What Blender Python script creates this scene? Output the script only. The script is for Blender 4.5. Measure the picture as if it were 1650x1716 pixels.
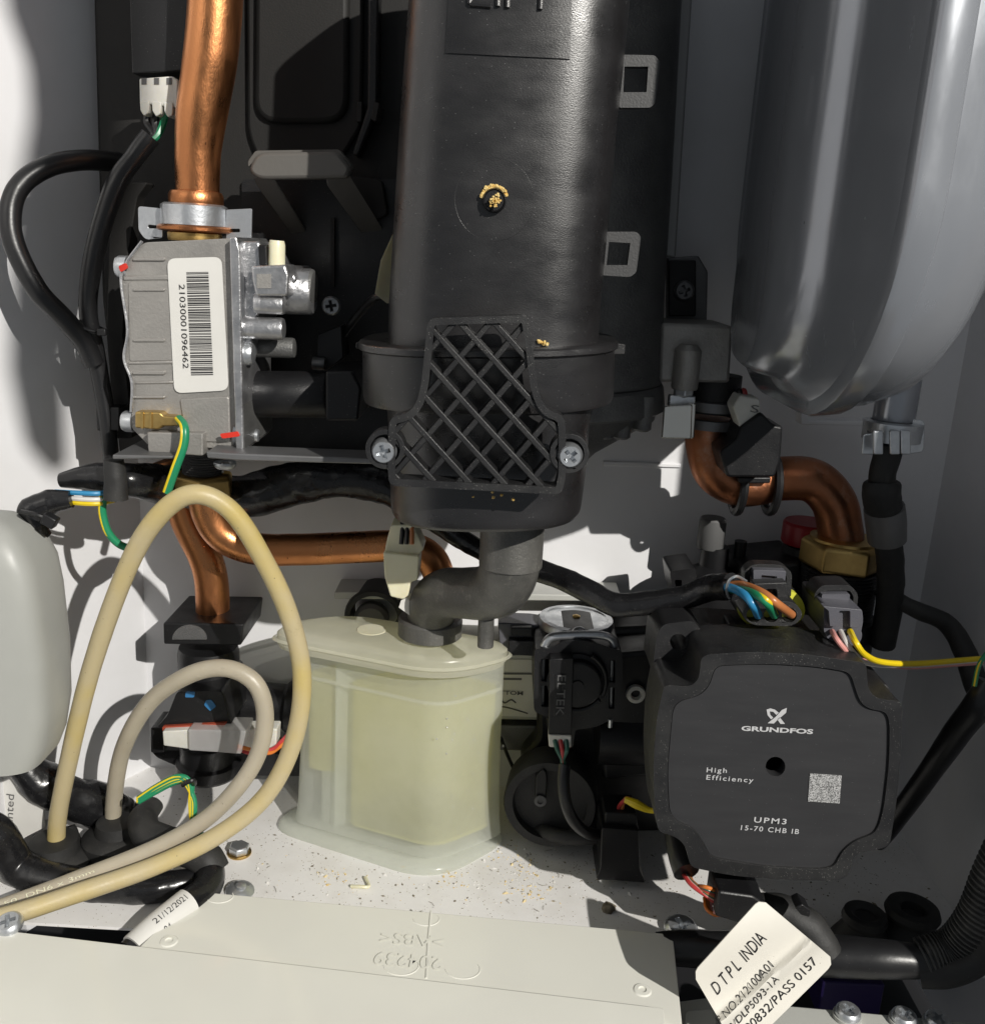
import bpy, bmesh, math, random
from mathutils import Vector as V, Matrix
from mathutils import noise as mnoise
from mathutils.geometry import tessellate_polygon
random.seed(7)
for o in list(bpy.data.objects): bpy.data.objects.remove(o)
scene = bpy.context.scene
COL = scene.collection
R = math.radians

# ------------------------------------------------------------------ camera
FPX, PW, PH = 1619.0, 1650.0, 1716.0          # focal length in photo pixels, photo size
CAM = V((0.0, -0.50, 0.31))
PITCH, ROLL = R(15), R(3.2)
fwd = V((0, math.cos(PITCH), -math.sin(PITCH)))
r0 = fwd.cross(V((0, 0, 1))).normalized(); u0 = r0.cross(fwd)
cr = r0*math.cos(ROLL) + u0*math.sin(ROLL)
cu = -r0*math.sin(ROLL) + u0*math.cos(ROLL)
cam_d = bpy.data.cameras.new('camera'); cam = bpy.data.objects.new('camera', cam_d); COL.objects.link(cam)
m = Matrix((cr, cu, -fwd)).transposed().to_4x4(); m.translation = CAM; cam.matrix_world = m
cam_d.sensor_fit = 'HORIZONTAL'; cam_d.sensor_width = 36; cam_d.lens = 36*FPX/PW
cam_d.clip_start = 0.01; cam_d.clip_end = 50
scene.camera = cam

# ------------------------------------------------------------------ light
world = bpy.data.worlds.new('World'); scene.world = world; world.use_nodes = True
bg = world.node_tree.nodes['Background']; bg.inputs[0].default_value = (0.86, 0.93, 1.0, 1); bg.inputs[1].default_value = 0.175
AZ, EL = R(33), R(29)                          # low hard light through a window at the front right
ldir = V((math.sin(AZ)*math.cos(EL), -math.cos(AZ)*math.cos(EL), math.sin(EL)))
ld = bpy.data.lights.new('key_lamp', 'SPOT'); ld.energy = 275; ld.color = (1.0, 0.965, 0.90)
ld.shadow_soft_size = 0.012; ld.spot_size = R(34); ld.spot_blend = 0.3
lo = bpy.data.objects.new('key_lamp', ld); COL.objects.link(lo)
lo.location = V((-0.02, -0.05, 0.17)) + ldir*2.4
lo.rotation_euler = ldir.to_track_quat('Z', 'Y').to_euler()
vs = scene.view_settings; vs.view_transform = 'Standard'; vs.look = 'None'; vs.exposure = 0.1; vs.gamma = 1.0; vs.use_curve_mapping = False
scene.render.engine = 'CYCLES'

# ------------------------------------------------------------------ photo pixel -> place
def ray(px, py): return fwd + cr*((px-PW/2)/FPX) - cu*((py-PH/2)/FPX)
def P(px, py, Y): d = ray(px, py); return CAM + d*((Y-CAM.y)/d.y)
def PF(px, py, z=0.0): d = ray(px, py); return CAM + d*((z-CAM.z)/d.z)
def PX(px, py, x): d = ray(px, py); return CAM + d*((x-CAM.x)/d.x)
def mpp(px, py, Y): d = ray(px, py); return ((Y-CAM.y)/d.y)/FPX
def PP(pts, Y): return [P(x, y, Y) for x, y in pts]
def PT(pts): return [P(*p) for p in pts]

# ------------------------------------------------------------------ materials
def mat(name, col, rough=0.5, metal=0.0, var=None, bump=None, speck=None, rvar=0.0, spec=0.5, coat=0.0, sss=0.0, stretch=None, wear=None):
    mt = bpy.data.materials.new(name); mt.use_nodes = True
    nt = mt.node_tree; N = nt.nodes; L = nt.links
    b = N['Principled BSDF']
    b.inputs['Base Color'].default_value = (*col, 1); b.inputs['Roughness'].default_value = rough
    b.inputs['Metallic'].default_value = metal; b.inputs['Specular IOR Level'].default_value = spec
    if coat: b.inputs['Coat Weight'].default_value = coat; b.inputs['Coat Roughness'].default_value = 0.15
    if sss: b.inputs['Subsurface Weight'].default_value = sss; b.inputs['Subsurface Radius'].default_value = (.004, .003, .0015); b.inputs['Subsurface Scale'].default_value = 1.0
    tc = N.new('ShaderNodeTexCoord'); mp = N.new('ShaderNodeMapping'); L.new(tc.outputs['Object'], mp.inputs[0])
    if stretch: mp.inputs['Scale'].default_value = stretch
    def noise(s, det=4, rg=0.6):
        n = N.new('ShaderNodeTexNoise'); n.inputs['Scale'].default_value = s; n.inputs['Detail'].default_value = det; n.inputs['Roughness'].default_value = rg
        L.new(mp.outputs[0], n.inputs['Vector']); return n
    def ramp(src, a, b_):
        r_ = N.new('ShaderNodeMapRange'); r_.inputs[1].default_value = a; r_.inputs[2].default_value = b_; L.new(src, r_.inputs[0]); return r_.outputs[0]
    cur = None
    def mix(fac, c1, c2):
        mx = N.new('ShaderNodeMix'); mx.data_type = 'RGBA'
        if hasattr(fac, 'links'): L.new(fac, mx.inputs[0])
        else: mx.inputs[0].default_value = fac
        if hasattr(c1, 'links'): L.new(c1, mx.inputs[6])
        else: mx.inputs[6].default_value = (*c1, 1)
        mx.inputs[7].default_value = (*c2, 1)
        return mx.outputs[2]
    cur = col
    if var:                                    # (scale, colour2, lo, hi)
        n = noise(var[0]); cur = mix(ramp(n.outputs['Fac'], var[2], var[3]), cur, var[1])
    if wear:
        n = noise(wear[0], 8, .75); cur = mix(ramp(n.outputs['Fac'], wear[2], wear[3]), cur, wear[1])
    if speck:                                  # (scale, colour, threshold)  dust grains
        vo = N.new('ShaderNodeTexVoronoi'); vo.inputs['Scale'].default_value = speck[0]; L.new(mp.outputs[0], vo.inputs['Vector'])
        n2 = noise(speck[0]*.03, 3)
        th = N.new('ShaderNodeMath'); th.operation = 'MULTIPLY'; L.new(n2.outputs['Fac'], th.inputs[0]); th.inputs[1].default_value = speck[2]
        lt = N.new('ShaderNodeMath'); lt.operation = 'LESS_THAN'; L.new(vo.outputs['Distance'], lt.inputs[0]); L.new(th.outputs[0], lt.inputs[1])
        sp = N.new('ShaderNodeSeparateColor'); L.new(vo.outputs['Color'], sp.inputs[0])
        g = N.new('ShaderNodeMath'); g.operation = 'GREATER_THAN'; L.new(sp.outputs[0], g.inputs[0]); g.inputs[1].default_value = speck[3] if len(speck) > 3 else .55
        mu = N.new('ShaderNodeMath'); mu.operation = 'MULTIPLY'; L.new(lt.outputs[0], mu.inputs[0]); L.new(g.outputs[0], mu.inputs[1])
        cur = mix(mu.outputs[0], cur, speck[1])
    if not isinstance(cur, tuple): L.new(cur, b.inputs['Base Color'])
    if rvar:
        n = noise(90, 5); r_ = N.new('ShaderNodeMapRange'); r_.inputs[3].default_value = max(0.02, rough-rvar); r_.inputs[4].default_value = rough+rvar
        r_.inputs[1].default_value = .3; r_.inputs[2].default_value = .7; L.new(n.outputs['Fac'], r_.inputs[0]); L.new(r_.outputs[0], b.inputs['Roughness'])
    if bump:                                   # (scale, strength[, detail])
        n = noise(bump[0], bump[2] if len(bump) > 2 else 3); bp = N.new('ShaderNodeBump'); bp.inputs['Strength'].default_value = bump[1]; bp.inputs['Distance'].default_value = 0.001
        L.new(n.outputs['Fac'], bp.inputs['Height']); L.new(bp.outputs[0], b.inputs['Normal'])
    return mt

MT = {}
MT['white'] = mat('white_paint', (.76, .76, .78), .38, var=(14, (.70, .70, .71), .4, .7), bump=(260, .05), rvar=.06, wear=(60, (.45, .42, .38), .72, .9))
MT['floor'] = mat('floor_paint', (.80, .79, .78), .5, var=(30, (.70, .68, .65), .45, .75), bump=(300, .08), wear=(90, (.34, .29, .22), .68, .84), speck=(900, (.30, .25, .17), .4, .85))
MT['black'] = mat('black_plastic', (.009, .009, .010), .40, bump=(1800, .12), rvar=.08, speck=(1400, (.24, .23, .21), .24, .86), spec=.4)
MT['black_dusty'] = mat('black_plastic_dusty', (.013, .013, .014), .42, bump=(2200, .22), rvar=.08, speck=(1700, (.22, .215, .20), .34, .72), var=(45, (.024, .024, .024), .45, .75))
MT['duct'] = mat('moulded_black', (.011, .0105, .011), .31, bump=(3000, .12), rvar=.09, speck=(1500, (.20, .20, .20), .22, .84), var=(35, (.020, .019, .020), .45, .75), stretch=(.45, .45, 1), spec=.85, wear=(120, (.05, .05, .05), .64, .84))
MT['darkbox'] = mat('charcoal_plastic', (.011, .0105, .010), .62, bump=(1200, .1), var=(20, (.015, .014, .013), .4, .7), spec=.35)
MT['rubber'] = mat('black_rubber', (.016, .016, .016), .62, bump=(900, .15), var=(60, (.035, .034, .032), .45, .75), speck=(1500, (.22, .2, .18), .22, .8))
MT['elbow'] = mat('worn_rubber', (.055, .054, .050), .46, bump=(700, .25), var=(40, (.11, .107, .098), .42, .72), wear=(110, (.22, .21, .18), .58, .80), speck=(1500, (.3, .29, .26), .3, .7), spec=.8)
MT['sleeve'] = mat('shiny_sleeve', (.010, .010, .011), .27, bump=(70, .55, 4), rvar=.08, speck=(1200, (.25, .24, .22), .2, .88))
MT['cable'] = mat('cable_jacket', (.012, .012, .013), .36, bump=(300, .08), rvar=.06, speck=(1200, (.2, .2, .19), .2, .88))
MT['copper'] = mat('copper', (.66, .28, .115), .34, 1.0, var=(11, (.40, .155, .065), .42, .66), bump=(1400, .12), rvar=.14, wear=(48, (.22, .10, .05), .56, .80), stretch=(1, 1, .4), speck=(380, (.20, .08, .04), .22, .7))
MT['copper_dull'] = mat('aged_copper', (.44, .17, .08), .40, 1.0, var=(16, (.26, .12, .07), .42, .64), bump=(500, .14), rvar=.12, wear=(55, (.45, .30, .23), .55, .78), speck=(300, (.12, .06, .04), .2, .75))
MT['brass'] = mat('brass', (.60, .42, .16), .4, 1.0, var=(60, (.42, .28, .10), .4, .7), bump=(500, .1))
MT['zinc'] = mat('zinc_steel', (.66, .68, .70), .34, .86, var=(90, (.46, .48, .51), .4, .7), bump=(500, .12), rvar=.12)
MT['chrome'] = mat('bright_steel', (.74, .72, .66), .2, .9, bump=(120, .04))
MT['alu'] = mat('cast_aluminium', (.36, .345, .325), .46, .5, var=(40, (.28, .27, .255), .4, .7), bump=(700, .3), rvar=.1, wear=(160, (.6, .59, .58), .62, .8))
MT['alu_bright'] = mat('cast_aluminium_shiny', (.60, .60, .61), .34, .9, var=(60, (.42, .42, .43), .4, .7), bump=(450, .3), rvar=.1)
MT['alu_dark'] = mat('cast_aluminium_dull', (.16, .16, .155), .5, .5, var=(40, (.10, .10, .10), .4, .7), bump=(900, .35), speck=(1500, (.35, .34, .32), .3, .6))
MT['steel_dark'] = mat('grey_sheet_steel', (.20, .20, .205), .45, .6, bump=(300, .05), var=(30, (.15, .15, .15), .4, .7))
MT['vessel'] = mat('grey_enamel', (.38, .395, .425), .22, .60, var=(12, (.33, .345, .375), .4, .7), bump=(14, .30), rvar=.06, speck=(250, (.08, .08, .08), .10, .9), stretch=(1, 1, .3))
MT['hose_tan'] = mat('tan_rubber', (.47, .395, .235), .42, var=(11, (.50, .39, .14), .44, .60), bump=(500, .14), wear=(38, (.24, .18, .10), .60, .82), sss=.1, rvar=.1, speck=(420, (.06, .05, .03), .16, .86))
MT['hose_pale'] = mat('pale_rubber', (.42, .375, .29), .40, var=(13, (.34, .30, .23), .42, .62), bump=(500, .14), wear=(45, (.17, .145, .10), .60, .82), sss=.1, rvar=.1, speck=(420, (.05, .04, .03), .16, .84))
MT['cream'] = mat('cream_plastic', (.75, .745, .68), .13, var=(8, (.71, .705, .645), .4, .7), bump=(30, .03), rvar=.04, wear=(260, (.46, .43, .37), .72, .86))
MT['cream_matt'] = mat('cream_plastic_matt', (.47, .475, .445), .38, var=(10, (.43, .435, .405), .4, .7), bump=(200, .04), wear=(110, (.27, .255, .22), .68, .86), rvar=.06)
MT['nylon'] = mat('natural_nylon', (.74, .71, .52), .38, sss=.25, bump=(250, .05), var=(50, (.66, .62, .44), .4, .7))
MT['nylon_white'] = mat('white_nylon', (.66, .65, .60), .40, sss=.2, bump=(250, .04), var=(70, (.56, .55, .50), .4, .7))
MT['label'] = mat('paper_label', (.66, .65, .62), .45, var=(25, (.60, .59, .56), .4, .7), bump=(120, .06))
MT['tag'] = mat('paper_tag', (.80, .77, .70), .5, var=(20, (.75, .72, .64), .4, .7), bump=(60, .08), speck=(300, (.3, .25, .2), .12, .9))
MT['ink'] = mat('black_ink', (.012, .012, .014), .5)
MT['ink_soft'] = mat('grey_ink', (.10, .10, .10), .5)
MT['print'] = mat('silver_print', (.48, .48, .49), .45)
MT['code'] = mat('printed_patch', (.50, .50, .50), .5, wear=(2600, (.06, .06, .06), .47, .53))
MT['pumpface'] = mat('pump_faceplate', (.026, .026, .028), .46, bump=(900, .05), stretch=(1, 1, 6), speck=(420, (.3, .3, .3), .12, .75), var=(30, (.032, .032, .034), .4, .7))
MT['red'] = mat('red_plastic', (.30, .012, .02), .4)
MT['redpaint'] = mat('red_marker', (.62, .03, .015), .5, bump=(500, .2))
MT['orange_seal'] = mat('orange_silicone', (.34, .06, .03), .5)
MT['foam'] = mat('yellow_foam', (.62, .38, .09), .8, var=(600, (.75, .58, .25), .4, .6), bump=(1500, .6))
def wire(name, c): MT[name] = mat(name, c, .34, bump=(300, .04), speck=(900, tuple(x*.4 for x in c), .15, .85))
wire('w_green', (.015, .22, .10)); wire('w_yellow', (.70, .52, .01)); wire('w_blue', (.03, .22, .42)); wire('w_brown', (.42, .15, .05))
wire('w_red', (.42, .04, .04)); wire('w_pink', (.62, .28, .25)); wire('w_darkgreen', (.02, .10, .07)); wire('w_orange', (.60, .17, .03)); wire('w_white', (.6, .58, .55)); wire('w_black', (.012, .012, .013))
wire('w_lav', (.30, .30, .42))
MT['grey_cap'] = mat('grey_plastic', (.10, .10, .10), .55, bump=(700, .08))
MT['grey_plug'] = mat('grey_connector', (.085, .085, .10), .42, bump=(1500, .15), speck=(1500, (.3, .3, .3), .2, .75))
MT['handle'] = mat('grey_bracket', (.105, .10, .092), .5, bump=(500, .1))
MT['blue'] = mat('blue_plastic', (.03, .16, .36), .35)
MT['seal_yellow'] = mat('yellow_seal', (.60, .60, .06), .45)
MT['stone'] = mat('grit_stone', (.24, .21, .15), .85, bump=(500, .6), var=(200, (.12, .10, .07), .4, .6))
MT['purple'] = mat('purple_plastic', (.030, .018, .11), .4)
MT['loop'] = mat('grey_black_plastic', (.045, .045, .046), .5, bump=(1200, .15))
MT['conduit'] = mat('dusty_conduit', (.050, .049, .047), .5, bump=(900, .2), var=(60, (.12, .115, .105), .45, .7), speck=(1500, (.4, .38, .34), .3, .7))
MT['crumb'] = mat('pale_crumb', (.66, .56, .34), .85, var=(500, (.55, .38, .14), .45, .6), bump=(1500, .5))
MT['cover_grey'] = mat('grey_cream_plastic', (.36, .365, .345), .42, var=(9, (.32, .325, .305), .4, .7), bump=(220, .06), wear=(90, (.22, .21, .19), .66, .85), rvar=.08)
MT['void'] = mat('dark_gap', (.012, .012, .014), .7)
def clear_mat(name, col, tfac, trcol, rough=.25, grad=None):
    mt = bpy.data.materials.new(name); mt.use_nodes = True; nt = mt.node_tree; N = nt.nodes; L = nt.links
    b = N['Principled BSDF']; out = N['Material Output']
    b.inputs['Base Color'].default_value = (*col, 1); b.inputs['Roughness'].default_value = rough
    t = N.new('ShaderNodeBsdfTransparent'); t.inputs[0].default_value = (*trcol, 1)
    tl = N.new('ShaderNodeBsdfTranslucent'); tl.inputs[0].default_value = (*col, 1)
    m1 = N.new('ShaderNodeMixShader'); m1.inputs[0].default_value = .55; L.new(b.outputs[0], m1.inputs[1]); L.new(tl.outputs[0], m1.inputs[2])
    m2 = N.new('ShaderNodeMixShader'); L.new(m1.outputs[0], m2.inputs[1]); L.new(t.outputs[0], m2.inputs[2])
    tc = N.new('ShaderNodeTexCoord'); n = N.new('ShaderNodeTexNoise'); n.inputs['Scale'].default_value = 22; n.inputs['Detail'].default_value = 5; L.new(tc.outputs['Object'], n.inputs['Vector'])
    r_ = N.new('ShaderNodeMapRange'); r_.inputs[1].default_value = .3; r_.inputs[2].default_value = .7; r_.inputs[3].default_value = tfac-.10; r_.inputs[4].default_value = tfac+.08
    L.new(n.outputs['Fac'], r_.inputs[0]); L.new(r_.outputs[0], m2.inputs[0])
    n3 = N.new('ShaderNodeTexNoise'); n3.inputs['Scale'].default_value = 160; L.new(tc.outputs['Object'], n3.inputs['Vector'])
    bp = N.new('ShaderNodeBump'); bp.inputs['Strength'].default_value = .12; bp.inputs['Distance'].default_value = .001; L.new(n3.outputs['Fac'], bp.inputs['Height']); L.new(bp.outputs[0], b.inputs['Normal'])
    L.new(m2.outputs[0], out.inputs['Surface']); return mt
MT['siphon'] = clear_mat('milky_plastic', (.84, .86, .80), .52, (.985, .99, .98), .16)
MT['siphon_lid'] = clear_mat('milky_plastic_lid', (.84, .83, .72), .36, (.98, .98, .93), .22)
MT['liquid'] = clear_mat('murky_yellow_water', (.84, .81, .47), .42, (.98, .965, .76), .3)
MT['sediment'] = clear_mat('grey_sediment', (.34, .35, .34), .15, (.7, .7, .7), .5)
MT['film'] = clear_mat('clear_film', (.6, .6, .6), .84, (.97, .97, .97), .1)
MT['clearcon'] = clear_mat('clear_plastic', (.75, .75, .75), .35, (.95, .95, .95), .2)

# ------------------------------------------------------------------ mesh helpers
WL = {}                                         # world location of every object
class MB:
    def __init__(s): s.v = []; s.f = []
    def add(s, vs_, fs): k = len(s.v); s.v += [V(p) for p in vs_]; s.f += [tuple(i+k for i in f) for f in fs]; return s
    def plate(s, outer, ext, holes=()):         # outline (+ holes) extruded by the vector ext
        ext = V(ext); loops = [list(map(V, outer))] + [list(map(V, h)) for h in holes]
        allv = [p for l in loops for p in l]; n = len(allv)
        if holes: tri = [tuple(t) for t in tessellate_polygon(loops)]
        else: tri = [tuple(range(n))]
        nrm = V((0, 0, 0))
        for i in range(len(loops[0])): nrm += (loops[0][i]-loops[0][0]).cross(loops[0][(i+1) % len(loops[0])]-loops[0][0])
        fs = []
        for t in tri:
            a = V((0, 0, 0))
            for i in range(1, len(t)-1): a += (allv[t[i]]-allv[t[0]]).cross(allv[t[i+1]]-allv[t[0]])
            if a.dot(ext) > 0: t = t[::-1]
            fs.append(t); fs.append(tuple(i+n for i in t[::-1]))
        k = 0
        for l in loops:
            c = len(l)
            for i in range(c): a, b = k+i, k+(i+1) % c; fs.append((a, b, b+n, a+n))
            k += c
        return s.add(allv+[p+ext for p in allv], fs)
    def box(s, c, sx, sy, sz, rot=None):
        c = V(c); q = []
        for dx, dy, dz in ((-1,-1,-1),(1,-1,-1),(1,1,-1),(-1,1,-1),(-1,-1,1),(1,-1,1),(1,1,1),(-1,1,1)):
            p = V((dx*sx/2, dy*sy/2, dz*sz/2)); q.append(c+(rot @ p if rot else p))
        return s.add(q, [(0,3,2,1),(4,5,6,7),(0,1,5,4),(1,2,6,5),(2,3,7,6),(3,0,4,7)])
    def tube(s, path, r, n=14, cap=True, flat=None, wob=None):
        path = [V(p) for p in path]; m_ = len(path)
        rs = r if isinstance(r, (list, tuple)) else [r]*m_
        T = [(path[min(i+1, m_-1)]-path[max(i-1, 0)]).normalized() for i in range(m_)]
        up = V((0, -1, .1)) if abs(T[0].dot(V((0, -1, .1)).normalized())) < .9 else V((1, 0, 0))
        nn = (up - T[0]*up.dot(T[0])).normalized(); vv = []
        for i in range(m_):
            nn = (nn - T[i]*nn.dot(T[i])).normalized(); bb = T[i].cross(nn)
            for j in range(n):
                a = 2*math.pi*j/n; dr = nn*math.cos(a)*(flat or 1) + bb*math.sin(a); k_ = 1
                if wob: k_ = 1+wob[0]*mnoise.fractal((path[i]+dr*rs[i])*wob[1], .8, 2.0, 3)
                vv.append(path[i] + dr*rs[i]*k_)
        fs = [(i*n+j, i*n+(j+1) % n, (i+1)*n+(j+1) % n, (i+1)*n+j) for i in range(m_-1) for j in range(n)]
        if cap: fs += [tuple(range(n))[::-1], tuple(range((m_-1)*n, m_*n))]
        return s.add(vv, fs)
    def lathe(s, base, axis, prof, n=28, arc=1.0, sx=1.0, up=None, cap=True):
        base = V(base); ax = V(axis).normalized()
        up = V(up) if up else (V((0, 0, 1)) if abs(ax.z) < .8 else V((0, -1, 0)))
        e1 = (up-ax*up.dot(ax)).normalized(); e2 = ax.cross(e1); vv = []
        for r_, h in prof:
            for j in range(n): a = 2*math.pi*j/n; vv.append(base+ax*h+(e1*math.cos(a)+e2*math.sin(a)*sx)*max(r_, 1e-6))
        fs = [(i*n+j, i*n+(j+1) % n, (i+1)*n+(j+1) % n, (i+1)*n+j) for i in range(len(prof)-1) for j in range(n)]
        if cap: fs += [tuple(range(n))[::-1], tuple(range((len(prof)-1)*n, len(prof)*n))]
        return s.add(vv, fs)
    def loft(s, secs, cap=True):
        n = len(secs[0]); vv = [p for c in secs for p in c]
        fs = [(i*n+j, i*n+(j+1) % n, (i+1)*n+(j+1) % n, (i+1)*n+j) for i in range(len(secs)-1) for j in range(n)]
        if cap: fs += [tuple(range(n))[::-1], tuple(range((len(secs)-1)*n, len(secs)*n))]
        return s.add(vv, fs)
    def grid(s, rows):
        n = len(rows[0]); vv = [p for c in rows for p in c]
        return s.add(vv, [(i*n+j, i*n+j+1, (i+1)*n+j+1, (i+1)*n+j) for i in range(len(rows)-1) for j in range(n-1)])
    def skin(s, rows, off):                     # closed thin sheet: grid + the same grid moved by off (vector)
        n = len(rows[0]); m_ = len(rows); k = len(s.v); s.grid(rows); s.grid([[p+off for p in r_] for r_ in rows][::-1])
        q = n*m_
        A = lambda i, j: k+i*n+j
        B = lambda i, j: k+q+(m_-1-i)*n+j
        for j in range(n-1): s.f.append((A(0,j+1),A(0,j),B(0,j),B(0,j+1))); s.f.append((A(m_-1,j),A(m_-1,j+1),B(m_-1,j+1),B(m_-1,j)))
        for i in range(m_-1): s.f.append((A(i,0),A(i+1,0),B(i+1,0),B(i,0))); s.f.append((A(i+1,n-1),A(i,n-1),B(i,n-1),B(i+1,n-1)))
        return s
def obj(name, mb, mt, parent=None, bevel=0.0, angle=35, seg=2, flat=False, subd=0):
    if isinstance(mb, MB):
        lo_ = V([min(p[i] for p in mb.v) for i in range(3)]); hi_ = V([max(p[i] for p in mb.v) for i in range(3)])
        c = V(((lo_.x+hi_.x)/2, (lo_.y+hi_.y)/2, lo_.z))
        me = bpy.data.meshes.new(name); me.from_pydata([p-c for p in mb.v], [], mb.f)
        bm = bmesh.new(); bm.from_mesh(me); bmesh.ops.recalc_face_normals(bm, faces=bm.faces); bm.to_mesh(me); bm.free()
        if not flat:
            for p in me.polygons: p.use_smooth = True
            me.set_sharp_from_angle(angle=R(angle))
        me.materials.append(MT[mt])
    else: me, c = mb
    o = bpy.data.objects.new(name, me); COL.objects.link(o); o.location = c; WL[o] = c
    if bevel:
        bv = o.modifiers.new('bevel', 'BEVEL'); bv.width = bevel; bv.segments = seg; bv.limit_method = 'ANGLE'; bv.angle_limit = R(40); bv.harden_normals = False
    if subd: sm = o.modifiers.new('subd', 'SUBSURF'); sm.levels = subd; sm.render_levels = subd
    if parent: o.parent = parent; o.matrix_parent_inverse = Matrix.Translation(-WL[parent])
    return o
def tag(o, label, cat, group=None):
    o['label'] = label; o['category'] = cat
    if group: o['group'] = group
    return o
def thing(name, label, cat, loc, group=None):
    o = bpy.data.objects.new(name, None); COL.objects.link(o); o.empty_display_size = .01; o.location = loc; WL[o] = V(loc)
    return tag(o, label, cat, group)
def struct(o): o['kind'] = 'structure'; return o
def smooth(pts, k=8):                            # Catmull-Rom through pts
    pts = [V(p) for p in pts]; out = []
    ext = [pts[0]*2-pts[1]] + pts + [pts[-1]*2-pts[-2]]
    for i in range(1, len(ext)-2):
        a, b, c, d = ext[i-1:i+3]
        for j in range(k):
            t = j/k; out.append(.5*((2*b)+(c-a)*t+(2*a-5*b+4*c-d)*t*t+(3*b-a-3*c+d)*t**3))
    out.append(pts[-1]); return out
def lerp(vals, n):                               # resample a list of numbers to n
    out = []
    for i in range(n):
        t = i/(n-1)*(len(vals)-1); k = min(int(t), len(vals)-2); out.append(vals[k]+(vals[k+1]-vals[k])*(t-k))
    return out
def rp(pts, r, seg=4):                           # round the corners of a 2D outline (r: number or list)
    out = []; n = len(pts)
    for i in range(n):
        p = V((*pts[i], 0)); a = V((*pts[i-1], 0)); b = V((*pts[(i+1) % n], 0)); rr = r[i] if isinstance(r, (list, tuple)) else r
        la, lb = (a-p).length, (b-p).length; d1 = min(rr, la*.49); d2 = min(rr, lb*.49)
        if rr <= 0: out.append((p.x, p.y)); continue
        s0 = p+(a-p).normalized()*d1; s1 = p+(b-p).normalized()*d2
        for j in range(seg+1):
            t = j/seg; q = s0*(1-t)**2+p*2*t*(1-t)+s1*t*t; out.append((q.x, q.y))
    ded = []
    for q in out:
        if not ded or math.hypot(q[0]-ded[-1][0], q[1]-ded[-1][1]) > .9: ded.append(q)
    if math.hypot(ded[0][0]-ded[-1][0], ded[0][1]-ded[-1][1]) < .9: ded.pop()
    return ded
def circ(cx, cy, rx, ry=None, n=24, a0=0, a1=360):
    ry = ry or rx; k = n if a1-a0 >= 360 else n+1
    return [(cx+rx*math.cos(R(a0+(a1-a0)*i/n)), cy+ry*math.sin(R(a0+(a1-a0)*i/n))) for i in range(k)]
def inset(pts, d):                               # offset a 2D polygon inwards
    n = len(pts); ar = sum(pts[i][0]*pts[(i+1) % n][1]-pts[(i+1) % n][0]*pts[i][1] for i in range(n)); sg = 1 if ar > 0 else -1; out = []
    for i in range(n):
        p, a, b = V((*pts[i], 0)), V((*pts[i-1], 0)), V((*pts[(i+1) % n], 0))
        e1 = (p-a).normalized(); e2 = (b-p).normalized(); n1 = V((-e1.y, e1.x, 0))*sg; n2 = V((-e2.y, e2.x, 0))*sg
        nn = n1+n2; nn = nn/max(.35, nn.dot(n1)) if nn.length > 1e-6 else n1
        out.append((p.x+nn.x*d, p.y+nn.y*d))
    return out
def wiretube(name, pts, rpx, mt, parent=None, n=10, k=8, wob=None, **kw):
    if wob is None: wob = {'sleeve': (.10, 75), 'hose_tan': (.030, 45), 'hose_pale': (.030, 45), 'copper': (.012, 60), 'copper_dull': (.012, 60), 'rubber': (.06, 120), 'cable': (.03, 80)}.get(mt)
    if mt == 'sleeve': n, k = max(n, 28), 18
    """tube through [(px, py, Y)] with a radius in photo pixels (number or list) at the tube's own depth"""
    w = PT(pts); path = smooth(w, k) if len(w) > 2 else w
    rr = rpx if isinstance(rpx, (list, tuple)) else [rpx]*len(pts)
    rm = [rr[i]*mpp(*pts[i]) for i in range(len(pts))]
    if not isinstance(rpx, (list, tuple)): rm = [sum(rm)/len(rm)]*len(rm)
    return obj(name, MB().tube(path, lerp(rm, len(path)), n, wob=wob), mt, parent, **kw)
def pxplate(name, pts, Y0, Y1, mt, parent=None, holes=(), **kw):
    """outline in photo pixels, standing on the plane y = Y0, extruded straight back to y = Y1"""
    return obj(name, MB().plate(PP(pts, Y0), (0, Y1-Y0, 0), [PP(h, Y0) for h in holes]), mt, parent, **kw)
def boltpts(c, ax, r): pass
def text(name, s, A, B, up, h, mt, parent=None, depth=.0002, bold=0.0, shear=0.0, space=1.0):
    """lettering whose baseline runs from A to B; letter height h along up; raised by depth"""
    cu_ = bpy.data.curves.new('lettering', 'FONT'); cu_.body = s; cu_.size = 1; cu_.offset = bold; cu_.resolution_u = 3; cu_.shear = shear; cu_.space_character = space
    to = bpy.data.objects.new('lettering', cu_); COL.objects.link(to)
    dg = bpy.context.evaluated_depsgraph_get(); me = bpy.data.meshes.new_from_object(to.evaluated_get(dg))
    bpy.data.objects.remove(to)
    A, B = V(A), V(B); ex = (B-A); up = V(up); up = (up-ex.normalized()*up.dot(ex.normalized())).normalized()
    nrm = ex.cross(up).normalized()
    xs = [v.co.x for v in me.vertices]; x0, x1 = min(xs), max(xs); cap = .73
    mb = MB(); mb.add([A+ex*((v.co.x-x0)/(x1-x0))+up*(v.co.y/cap*h)+nrm*depth for v in me.vertices], [tuple(p.vertices) for p in me.polygons])
    o = obj(name, mb, mt, parent, flat=True); bpy.data.meshes.remove(me); return o
def ptext(name, s, a, b, Y, hpx, mt, parent=None, bold=0.0, **kw):
    A, B = P(*a, Y), P(*b, Y); return text(name, s, A, B, V((0, 0, 1)), hpx*mpp(*a, Y), mt, parent, bold=bold, **kw)
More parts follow.
